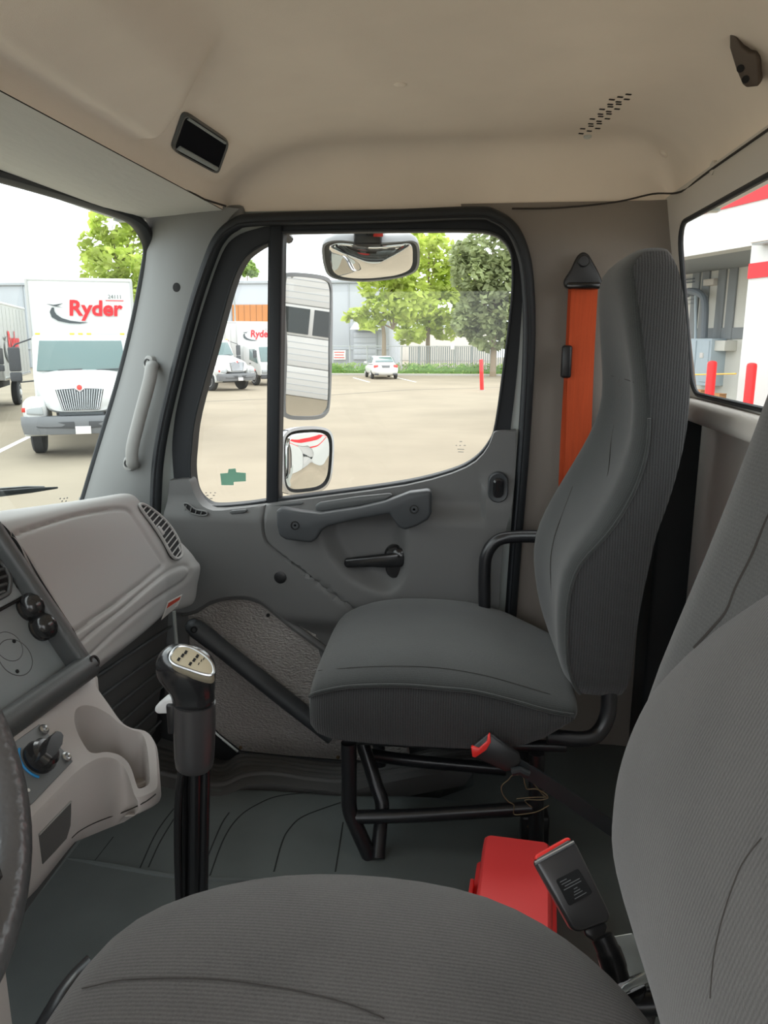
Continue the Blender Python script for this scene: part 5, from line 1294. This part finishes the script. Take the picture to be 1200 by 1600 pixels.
# annex door and awning
d0, d1 = W(552, 562, y=YB-.1), W(589, 519, y=YB-.1)
dr = box('loading_door', V((d0.x+d1.x)/2, YB-.08, (d0.z+d1.z)/2), (d1.x-d0.x, .12, d1.z-d0.z), 'bld_grey_dark', fb_, bev=0)
for k in range(1, 6): box('door_panel', V((d0.x+d1.x)/2, YB-.16, d0.z+(d1.z-d0.z)*(k-.5)/5), (d1.x-d0.x-.2, .06, (d1.z-d0.z)/5-.05), 'bld_grey', dr, bev=.01)
a0, a1 = W(547, 515, y=YB-1.2), W(592, 515, y=YB-1.2); zz = W(570, 501, y=YB).z
slab('awning', [V(a0.x, YB-1.4, a0.z), V(a0.x+.3, YB, zz), V(a0.x+.3, YB, a0.z-.05)], V(a1.x-a0.x, 0, 0), 'bld_roof', fb_, bev=.02)
sg0 = W(520, 562, y=YB-.3); sg1 = W(540, 547, y=YB-.3)
sn = thing('notice_board', 'white notice with red print on grey warehouse wall', 'sign', V((sg0.x+sg1.x)/2, YB-.25, sg0.z))
box('board', V((sg0.x+sg1.x)/2, YB-.25, (sg0.z+sg1.z)/2), (sg1.x-sg0.x, .06, sg1.z-sg0.z), 'label_white', sn, bev=.01)
pm = MB()
for k in range(3): pm.add(*g_box(V((sg0.x+sg1.x)/2, YB-.29, sg0.z+(sg1.z-sg0.z)*(.22+.28*k)), ((sg1.x-sg0.x)*(.8-.1*(k % 2)), .02, (sg1.z-sg0.z)*.10)))
pm.build('red_print', 'label_red', sn, smooth=False)
# neighbour house glimpsed between trees
hz = thing('far_house', 'cream house with blue window glimpsed between the trees', 'building', V(1.5, 98, GZ))
h0, h1 = W(608, 575, y=98), W(770, 512, y=98)
box('wall', V((h0.x+h1.x)/2, 101, (GZ+h1.z)/2), (h1.x-h0.x, 6, h1.z-GZ), 'house_cream', hz, bev=.05)
rz0 = h1.z; slab('roof', [V(h0.x-.5, 97.4, rz0), V(h1.x+.5, 97.4, rz0), V(h1.x+.5, 101, rz0+1.8), V(h0.x-.5, 101, rz0+1.8)], V(0, .1, .2), 'bld_roof', hz, bev=0)
wp = W(645, 529, y=97.9); box('window', V(wp.x, 97.95, wp.z), (.75, .12, .75), 'cabinet_blue', hz, bev=.01)
# slatted fence
YF = 63.4
ff_ = thing('yard_fence', 'chain-link yard fence with grey privacy slats behind hedge', 'fence', V(2, YF, GZ))
fz = W(600, 541, y=YF).z; xa, xb = W(440, 541, y=YF).x, W(850, 541, y=YF).x
npost = 15
for k in range(npost+1):
    x = xa+(xb-xa)*k/npost; tube('post', [V(x, YF, GZ), V(x, YF, fz+.05)], .05, 'fence_grey', ff_, n=8)
for z in (fz, GZ+.35): tube('rail', [V(xa, YF, z), V(xb, YF, z)], .035, 'fence_grey', ff_, n=6)
# privacy slats start right of the loading door
sm = MB(); xs0 = W(640, 541, y=YF).x; x = xs0
while x < xb:
    sm.add(*g_box(V(x, YF+.05, (GZ+fz)/2), (.10, .02, fz-GZ-.1))); x += .17
tag(sm.build('privacy_slats', 'slat_grey', ff_, smooth=False), kind='stuff')
wm = MB(); n_ = int((xb-xa)/.30)
for k in range(n_):
    x0 = xa+k*.30
    wm.add(*g_box(V(x0, YF, (GZ+fz)/2), (.012, .012, fz-GZ)))
tag(wm.build('chain_wire', 'fence_grey', ff_, smooth=False), kind='stuff')
ws_ = W(707, 541, y=YF-.1); nb_ = tag(box('fence_sign', V(ws_.x, YF-.08, ws_.z), (.32, .03, .52), 'label_white', None, bev=.01), 'small white upright sign on the slatted fence', 'sign')
# leafy things -----------------------------------------------------------------
def leaves(mb, c, rad, n, size, rnd, flat=1.0):
    for _ in range(n):
        while True:
            q = V(rnd.uniform(-1, 1), rnd.uniform(-1, 1), rnd.uniform(-1, 1))
            if .25 < q.length < 1: break
        q = q.normalized()*(q.length**.5)
        p = V(c[0]+q.x*rad[0], c[1]+q.y*rad[1], c[2]+q.z*rad[2])
        a = V(rnd.uniform(-1, 1), rnd.uniform(-1, 1), rnd.uniform(-.6, .6)).normalized(); b = a.cross(V(rnd.uniform(-1, 1), rnd.uniform(-1, 1), rnd.uniform(-1, 1))).normalized()
        s = size*rnd.uniform(.6, 1.3)
        mb.add([p-a*s, p+b*s*.55+a*s*.2, p+a*s, p-b*s*.55+a*s*.2], [(0, 1, 2, 3)])
def tree(label, px, y, py_base, blobs, m, n, size, trunk_r=.16, seed=1, lean=0):
    """blobs in photograph pixels at depth y: (px, py, rx, ry)"""
    y *= KS; size *= KS; rnd = random.Random(seed); base = W(px, py_base, y=y); base.z = GZ
    t = thing('tree', label, 'tree', base, group='trees around the yard')
    k = (W(px+100, 500, y=y)-W(px, 500, y=y)).length/100
    top = max((W(b[0], b[1], y=y) for b in blobs), key=lambda p: p.z)
    mid = V(base.x+lean*.5, y, (base.z+top.z)/2)
    tr = tube('trunk', cr([base, base.lerp(mid, .6), mid, V(top.x, y, top.z)], 4), [trunk_r*(1-.8*i/12) for i in range(13)], 'bark', t, n=8)
    mb = MB()
    for i, (bx, by, rx, ry) in enumerate(blobs):
        c = W(bx, by, y=y+rnd.uniform(-.5, .5)*rx*k); leaves(mb, c, (rx*k, rx*k*.8, ry*k), int(n*rx*ry/400), size, rnd)
        st_ = base.lerp(V(top.x, y, top.z), rnd.uniform(.35, .6)); tube('branch', [st_, st_.lerp(c, .5)+V(0, 0, .2), c], [trunk_r*.4, trunk_r*.25, trunk_r*.1], 'bark', t, n=5)
    mb.build('foliage', m, t, smooth=False)
    return t
tree('bright lime tree rising behind the truck seen through windshield', 180, 34, 700, [(175, 350, 34, 26), (150, 385, 26, 24), (200, 385, 30, 28), (178, 412, 48, 24), (150, 430, 24, 18), (205, 430, 30, 24), (215, 345, 22, 24), (190, 460, 50, 30)], 'leaf_lime', 95, .22, seed=3)
tree('tall lime tree with slender trunk beside the loading door', 600, 52.5, 585, [(590, 450, 30, 20), (560, 492, 20, 10), (620, 420, 34, 30), (600, 480, 34, 18), (640, 380, 30, 22), (580, 505, 20, 10), (640, 470, 36, 34), (543, 498, 7, 6), (610, 395, 20, 16)], 'leaf_lime', 110, .34, .20, seed=5)
tree('broad lime green tree in the middle of the window view', 668, 59.5, 580, [(680, 400, 40, 30), (665, 440, 44, 36), (690, 480, 46, 34), (650, 500, 40, 26), (670, 372, 26, 16), (720, 440, 36, 40), (640, 525, 26, 12), (700, 510, 34, 20)], 'leaf_lime', 120, .34, .22, seed=8)
tree('dull olive leaved tree at the right of the window view', 770, 50, 585, [(770, 390, 50, 34), (745, 430, 40, 36), (790, 440, 46, 46), (760, 480, 46, 40), (735, 500, 30, 30), (800, 500, 46, 40), (770, 525, 44, 24), (725, 400, 24, 24), (825, 420, 40, 50)], 'leaf_olive', 170, .26, .24, seed=11)
tree('tree mostly hidden behind the side wall, right of the window', 905, 54, 585, [(880, 420, 50, 50), (930, 460, 60, 60), (900, 500, 60, 40)], 'leaf_green', 60, .34, .2, seed=17)
tree('small distant treetop above the warehouse roof seen through vent window', 388, 90, 560, [(387, 416, 10, 9), (380, 424, 9, 8), (395, 424, 9, 8)], 'leaf_green', 400, .4, .2, seed=13)
YH = 57.3
hg_ = thing('hedge', 'low clipped green hedge along the yard kerb', 'hedge', V(0, YH, GZ))
rnd = random.Random(4)
h0, h1 = W(440, 580, y=YH), W(850, 580, y=YH); hb_ = MB(); hc_ = MB()
prof_n = 60; rows = []
for i in range(prof_n+1):
    x = h0.x+(h1.x-h0.x)*i/prof_n; hh = .62+.14*math.sin(i*1.7)+.08*math.sin(i*.6+1); gap = 1 if not (590 < project((x, YH, GZ))[0] < 630) else .6
    rows.append([V(x, YH-.45, GZ), V(x, YH-.5, GZ+hh*.6*gap), V(x, YH-.25, GZ+hh*gap), V(x, YH+.2, GZ+hh*gap), V(x, YH+.5, GZ+hh*.5), V(x, YH+.5, GZ)])
loft('hedge_core', rows, 'hedge', hg_, cap=False, closed_ring=False)
for i in range(2600):
    x = rnd.uniform(h0.x, h1.x); p = V(x, YH+rnd.uniform(-.6, .4), GZ+rnd.uniform(.05, .85)); a = V(rnd.uniform(-1, 1), rnd.uniform(-1, 1), rnd.uniform(-1, 1)).normalized(); b = a.orthogonal().normalized(); s = rnd.uniform(.06, .13)
    hb_.add([p-a*s, p+b*s*.6, p+a*s, p-b*s*.6], [(0, 1, 2, 3)])
tag(hb_.build('hedge_leaves', 'leaf_green', hg_, smooth=False), kind='stuff')
kb = tag(box('kerb', V((h0.x+h1.x)/2, YH-.95, GZ+.06), (h1.x-h0.x+20, .25, .16), 'kerb', None, bev=.02), 'low concrete kerb in front of the hedge', kind='structure')
vg_ = tag(box('verge', V((h0.x+h1.x)/2, YH+3.4, GZ+.03), (h1.x-h0.x+30, 8.4, .08), 'house_cream', None, bev=.01), 'pale gravel strip behind the hedge', kind='structure')
def bollard(label, p, h, r=.085, lean=(0, 0)):
    t = thing('bollard', label, 'bollard', V(p.x, p.y, GZ), group='red bollards')
    tp_ = V(p.x+lean[0], p.y+lean[1], GZ+h)
    lathe('post', V(p.x, p.y, GZ), tp_-V(p.x, p.y, GZ), [(r, 0), (r, h-.06), (r*.9, h-.02), (r*.5, h), (.005, h+.005)], 'bollard_red', t, n=18)
    lathe('footing', V(p.x, p.y, GZ), (0, 0, 1), [(r*1.6, 0), (r*1.6, .025), (r*1.05, .03)], 'kerb', t, n=18)
    return t
bollard('leaning red bollard alone in the open yard', GP(753, 610), 1.56, .10, lean=(-.08, 0))
# power pole line
lp = thing('lamp_post', 'thin grey lamp post beside the warehouse seen in vent window', 'lamp post', V(W(365, 560, y=58).x, 58, GZ))
pz = W(365, 440, y=58); tube('pole', [V(pz.x, 58, GZ), V(pz.x, 58, pz.z+.4)], .06, 'fence_grey', lp, n=8)
tube('arm', [V(pz.x, 58, pz.z+.35), V(pz.x+.6, 57.8, pz.z+.5)], .04, 'fence_grey', lp, n=6)

# ---- white workshop behind the truck ---------------------------------------------
FO = V(6.0, 18, 0); FU = V(.349, -.937, 0); FN = V(-.937, -.349, 0)
def FC(px, py, d=0): return WN(px, py, FO+FN*d, FN)
def fu(p): return (p-FO).dot(FU)
def FP(u, z, d=0): return FO+FU*u+FN*d+V(0, 0, z)
FR = Matrix((FU, -FN, V(0, 0, 1))).transposed()
def fbox(name, u0, u1, z0, z1, d0, d1, m, parent, bev=.0):
    return box(name, FP((u0+u1)/2, (z0+z1)/2, (d0+d1)/2), (u1-u0, d1-d0, z1-z0), m, parent, rot=FR, bev=bev)
wk = thing('workshop', 'white workshop building with red stripe and open service bay', 'building', FP(0, GZ))
z_f = FC(1065, 402).z; u_b = fu(FC(1163, 500)); u_l = fu(FC(985, 500)); TOP = 7.2
fbox('fascia', u_l-1.0, 26, z_f, TOP, -.5, 0, 'bld_white', wk)
fbox('corner_wall', u_l-1.0, u_l, GZ, z_f, -.5, 0, 'bld_white', wk)
zr = FC(1195, 311).z; fbox('upper_stripe', u_l-1.0, 26, zr, zr+.9, 0, .03, 'stripe_red', wk)
g0, g1 = None, None
# garage door seen in the wing mirror
Mc = W(480, 540, y=2.36); dvec = (Mc-EYE).normalized()
Tg = FP(fu(V(11.0, 4.6, 0)), -.42); ug = fu(Tg)
fbox('plain_wall', u_b, ug-2.0, GZ, z_f, -.5, 0, 'bld_white', wk)
fbox('plain_wall', ug+2.0, 26, GZ, z_f, -.5, 0, 'bld_white', wk)
zs1 = FC(1166, 413).z; zs0 = FC(1166, 436).z
fbox('waist_stripe', u_b, ug-2.0, zs0, zs1, 0, .03, 'stripe_red', wk)
fbox('waist_stripe', ug+2.0, 26, zs0, zs1, 0, .03, 'stripe_red', wk)
gd = fbox('garage_door', ug-2.0, ug+2.0, GZ, z_f, -.35, -.25, 'door_white', wk)
zz = GZ; hp2 = .55; k = 0
while zz < z_f-.1:
    pnl = fbox('door_panel', ug-1.98, ug+1.98, zz+.008, min(zz+hp2, z_f)-.008, -.25, -.20, 'door_white', gd, bev=.01)
    if k == 2:
        for q in range(4): fbox('door_window', ug-1.92+q*.96+.04, ug-1.92+(q+1)*.96-.04, zz+.05, zz+hp2-.05, -.20, -.18, 'door_window', gd)
    else:
        for q in range(4): fbox('door_groove', ug-1.97, ug+1.97, zz+.11+q*.11-.005, zz+.11+q*.11+.005, -.2, -.195, 'bld_grey', gd)
    zz += hp2; k += 1
# open bay
BD = -3.2; UL2 = u_l-7.5
fbox('bay_back', UL2, u_b, GZ, z_f, BD-.2, BD, 'bay_wall', wk)
fbox('bay_side', u_b, u_b+.2, GZ, z_f, BD, -.5, 'bay_wall', wk); fbox('bay_side', UL2-.2, UL2, GZ, z_f, BD, -.5, 'bay_wall', wk)
fbox('bay_ceiling', UL2-.2, u_b+.2, z_f, z_f+.1, BD, -.5, 'bay_dark', wk)
def FB(px, py): return WN(px, py, FO+FN*(BD+.05), FN)
def fbk(name, px0, py0, px1, py1, dep, m, parent):
    a, b = FB(px0, py1), FB(px1, py0); return fbox(name, fu(a), fu(b), min(a.z, b.z), max(a.z, b.z), BD, BD+dep, m, parent, .01)
fbk('dark_dado', 1040, 511, 1180, 530, .04, 'bay_dark', wk)
for px in (1085, 1100, 1125, 1142): fbk('wall_post', px, 395, px+.7, 530, .06, 'bay_dark', wk)
pp = thing('vent_pipe', 'bent grey exhaust pipe on the service bay wall', 'pipe', FB(1116, 530))
tube('pipe', cr([FB(1090, 463)+FN*.35, FB(1090, 456)+FN*.35, FB(1103, 456)+FN*.35, FB(1114, 463)+FN*.35, FB(1118, 478)+FN*.35, FB(1117, 510)+FN*.35, FB(1116, 528)+FN*.35], 5), .10, 'pipe_grey', pp, n=10)
tube('conduit', [FB(1096, 455)+FN*.2, FB(1096, 530)+FN*.2], .04, 'cabinet_blue', pp, n=8)
ec = thing('electrical_cabinet', 'blue grey electrical cabinet at back of the service bay', 'cabinet', FB(1110, 590))
fbk('case', 1092, 529, 1134, 600, .5, 'cabinet_blue', ec); fbk('cabinet_door', 1094, 532, 1110, 596, .53, 'cabinet_blue', ec); fbk('cabinet_door', 1113, 532, 1131, 596, .53, 'cabinet_blue', ec)
fbk('notice', 1096, 549, 1101, 558, .56, 'label_white', ec); fbk('notice', 1116, 551, 1122, 559, .56, 'label_white', ec)
fbk('switch_box', 1132, 532, 1150, 548, .4, 'bay_wall', wk); fbk('wall_box', 1105, 435, 1122, 447, .2, 'house_cream', wk)
for py in (436, 441, 462, 468, 474): fbk('conduit_run', 1058, py, 1086, py+2, .12, 'pipe_grey', wk)
sl_ = thing('soffit_light', 'white lamp fitting under the workshop fascia', 'lamp', FC(1195, 374, .3))
fa, fb2 = FC(1190, 381), FC(1204, 368); fbox('housing', fu(fa), fu(fb2)+.3, fa.z, fb2.z, 0, .3, 'label_white', sl_, .02); fbox('diffuser', fu(fa)+.03, fu(fb2)+.27, fa.z-.04, fa.z, .03, .27, 'lamp_clear', sl_, .01)
for i, (px, w, hgt) in enumerate(((1097, 14, .75), (1127, 15, .7))):
    c = FC(px, 590, -1.6); bx = thing('cardboard_box', ('larger' if i == 0 else 'smaller')+' brown cardboard box standing in the service bay', 'box', V(c.x, c.y, GZ))
    ww = w/1200*21; box('carton', V(c.x, c.y, GZ+.55), (ww, ww*.8, 1.1+.1*(1-i)), 'cardboard', bx, rot=FR, bev=.01); box('lid_flap', V(c.x, c.y, GZ+1.12+.05*(1-i)), (ww*1.02, ww*.82, .03), 'cardboard', bx, rot=FR, bev=0)
rp_ = tag(tube('barrier_rope', [FC(1030, 584, .4), FC(1080, 585.5, .4), FC(1150, 584, .4)], .018, 'rope_yellow', None, n=6), 'yellow rope stretched across the service bay opening', 'rope')
q1 = FC(1110, 600, .8); bollard('red bollard in front of the dark service bay', V(q1.x, q1.y, GZ), FC(1113, 564, .8).z-GZ, .10)
q2 = FC(1172, 600, .8); bollard('red bollard in front of the white workshop wall', V(q2.x, q2.y, GZ), FC(1175, 567, .8).z-GZ, .10)

# ---- outside mirrors -----------------------------------------------------------
def mirror_head(root, px_loop, centre, nrm, depth, bulge, shellm, rim_w=.012, back=.07):
    """glass and shell from an outline on the mirror plane"""
    L3 = cr([WN(a, b, centre, nrm) for a, b in px_loop], 6, True)
    c = sum(L3, V(0, 0, 0))/len(L3); rmax = max((p-c).length for p in L3)
    gl = [p.lerp(c, rim_w/max(.02, (p-c).length)) for p in L3]
    loft('housing', [[p.lerp(c, .55)-nrm*back for p in L3], [p.lerp(c, .18)-nrm*back*.75 for p in L3], [p.lerp(c, .02)-nrm*back*.3 for p in L3], [p-nrm*.004 for p in L3], [p+nrm*.003 for p in L3], [g+nrm*.004 for g in gl], [g-nrm*.004 for g in gl]], shellm, root, ang=50)
    rings = []
    for k in range(7):
        t = 1-k/6
        if k == 6: t = .01
        rings.append([c+(g-c)*t+nrm*bulge*(1-t*t) for g in gl])
    o = loft('mirror_glass', rings, 'mirror_glass', root, ang=180) if bulge else obj('mirror_glass', gl, [list(range(len(gl)))], 'mirror_glass', root, smooth=False)
    return c
rv = (Tg-Mc).normalized(); mn = (rv-dvec).normalized()
wmr = thing('wing_mirror', 'tall flat wing mirror with grey rim outside the door window', 'mirror', Mc)
mirror_head(wmr, [(444, 432), (450, 426), (480, 427), (508, 432), (517, 442), (519, 470), (518, 560), (515, 630), (509, 648), (495, 655), (465, 656), (448, 653), (443, 640), (443, 560), (442, 470)], Mc, mn, .05, .0, 'mirror_shell')
cvx = W(481, 720, y=2.36); 
Tc = FP(fu(V(10.0, 6.0, 0)), -.6); cn = ((Tc-cvx).normalized()-(cvx-EYE).normalized()).normalized()
cmr = thing('convex_mirror', 'small rounded convex mirror below the wing mirror', 'mirror', cvx)
mirror_head(cmr, [(440, 690), (446, 675), (462, 668), (490, 666), (512, 671), (520, 686), (520, 720), (515, 752), (500, 768), (470, 774), (450, 772), (441, 758), (439, 725)], cvx, cn, .05, .022, 'mirror_chrome', rim_w=.010, back=.08)
post = tube('mirror_post', [V(W(430, 700, y=2.42).x, 2.42, .35), V(W(431, 420, y=2.42).x, 2.42, 1.40)], .016, 'black_steel', wmr, n=10)
tube('mirror_arm', [V(Mc.x-.06, 2.42, 1.38), V(Mc.x-.12, 2.20, 1.46), V(Mc.x-.14, 2.05, 1.48)], .014, 'black_steel', wmr, n=8)
tube('mirror_arm', [V(Mc.x-.06, 2.42, .40), V(Mc.x-.12, 2.20, .36), V(Mc.x-.14, 2.05, .34)], .014, 'black_steel', wmr, n=8)
ldc = W(579, 408, y=2.26); rr_ = V(-.05, .25, -.97).normalized(); ln_ = (rr_-(ldc-EYE).normalized()).normalized()
lmr = thing('look_down_mirror', 'wide convex look-down mirror hanging over the door window', 'mirror', ldc)
mirror_head(lmr, [(503, 388), (509, 378), (530, 374), (580, 378), (625, 376), (645, 375), (654, 382), (656, 400), (654, 416), (645, 426), (620, 434), (575, 439), (535, 437), (514, 430), (506, 414)], ldc, ln_, .04, .028, 'mirror_shell', rim_w=.007, back=.06)
br = box('bracket', W(578, 366, y=2.24), (.075, .12, .07), 'black_steel', lmr, bev=.006)
box('bracket_tag', W(591, 365, y=2.175), (.026, .004, .016), 'lamp_red', br, bev=0)
tube('bracket_arm', [W(578, 350, y=2.06), W(578, 362, y=2.2)], .014, 'black_steel', lmr, n=8)
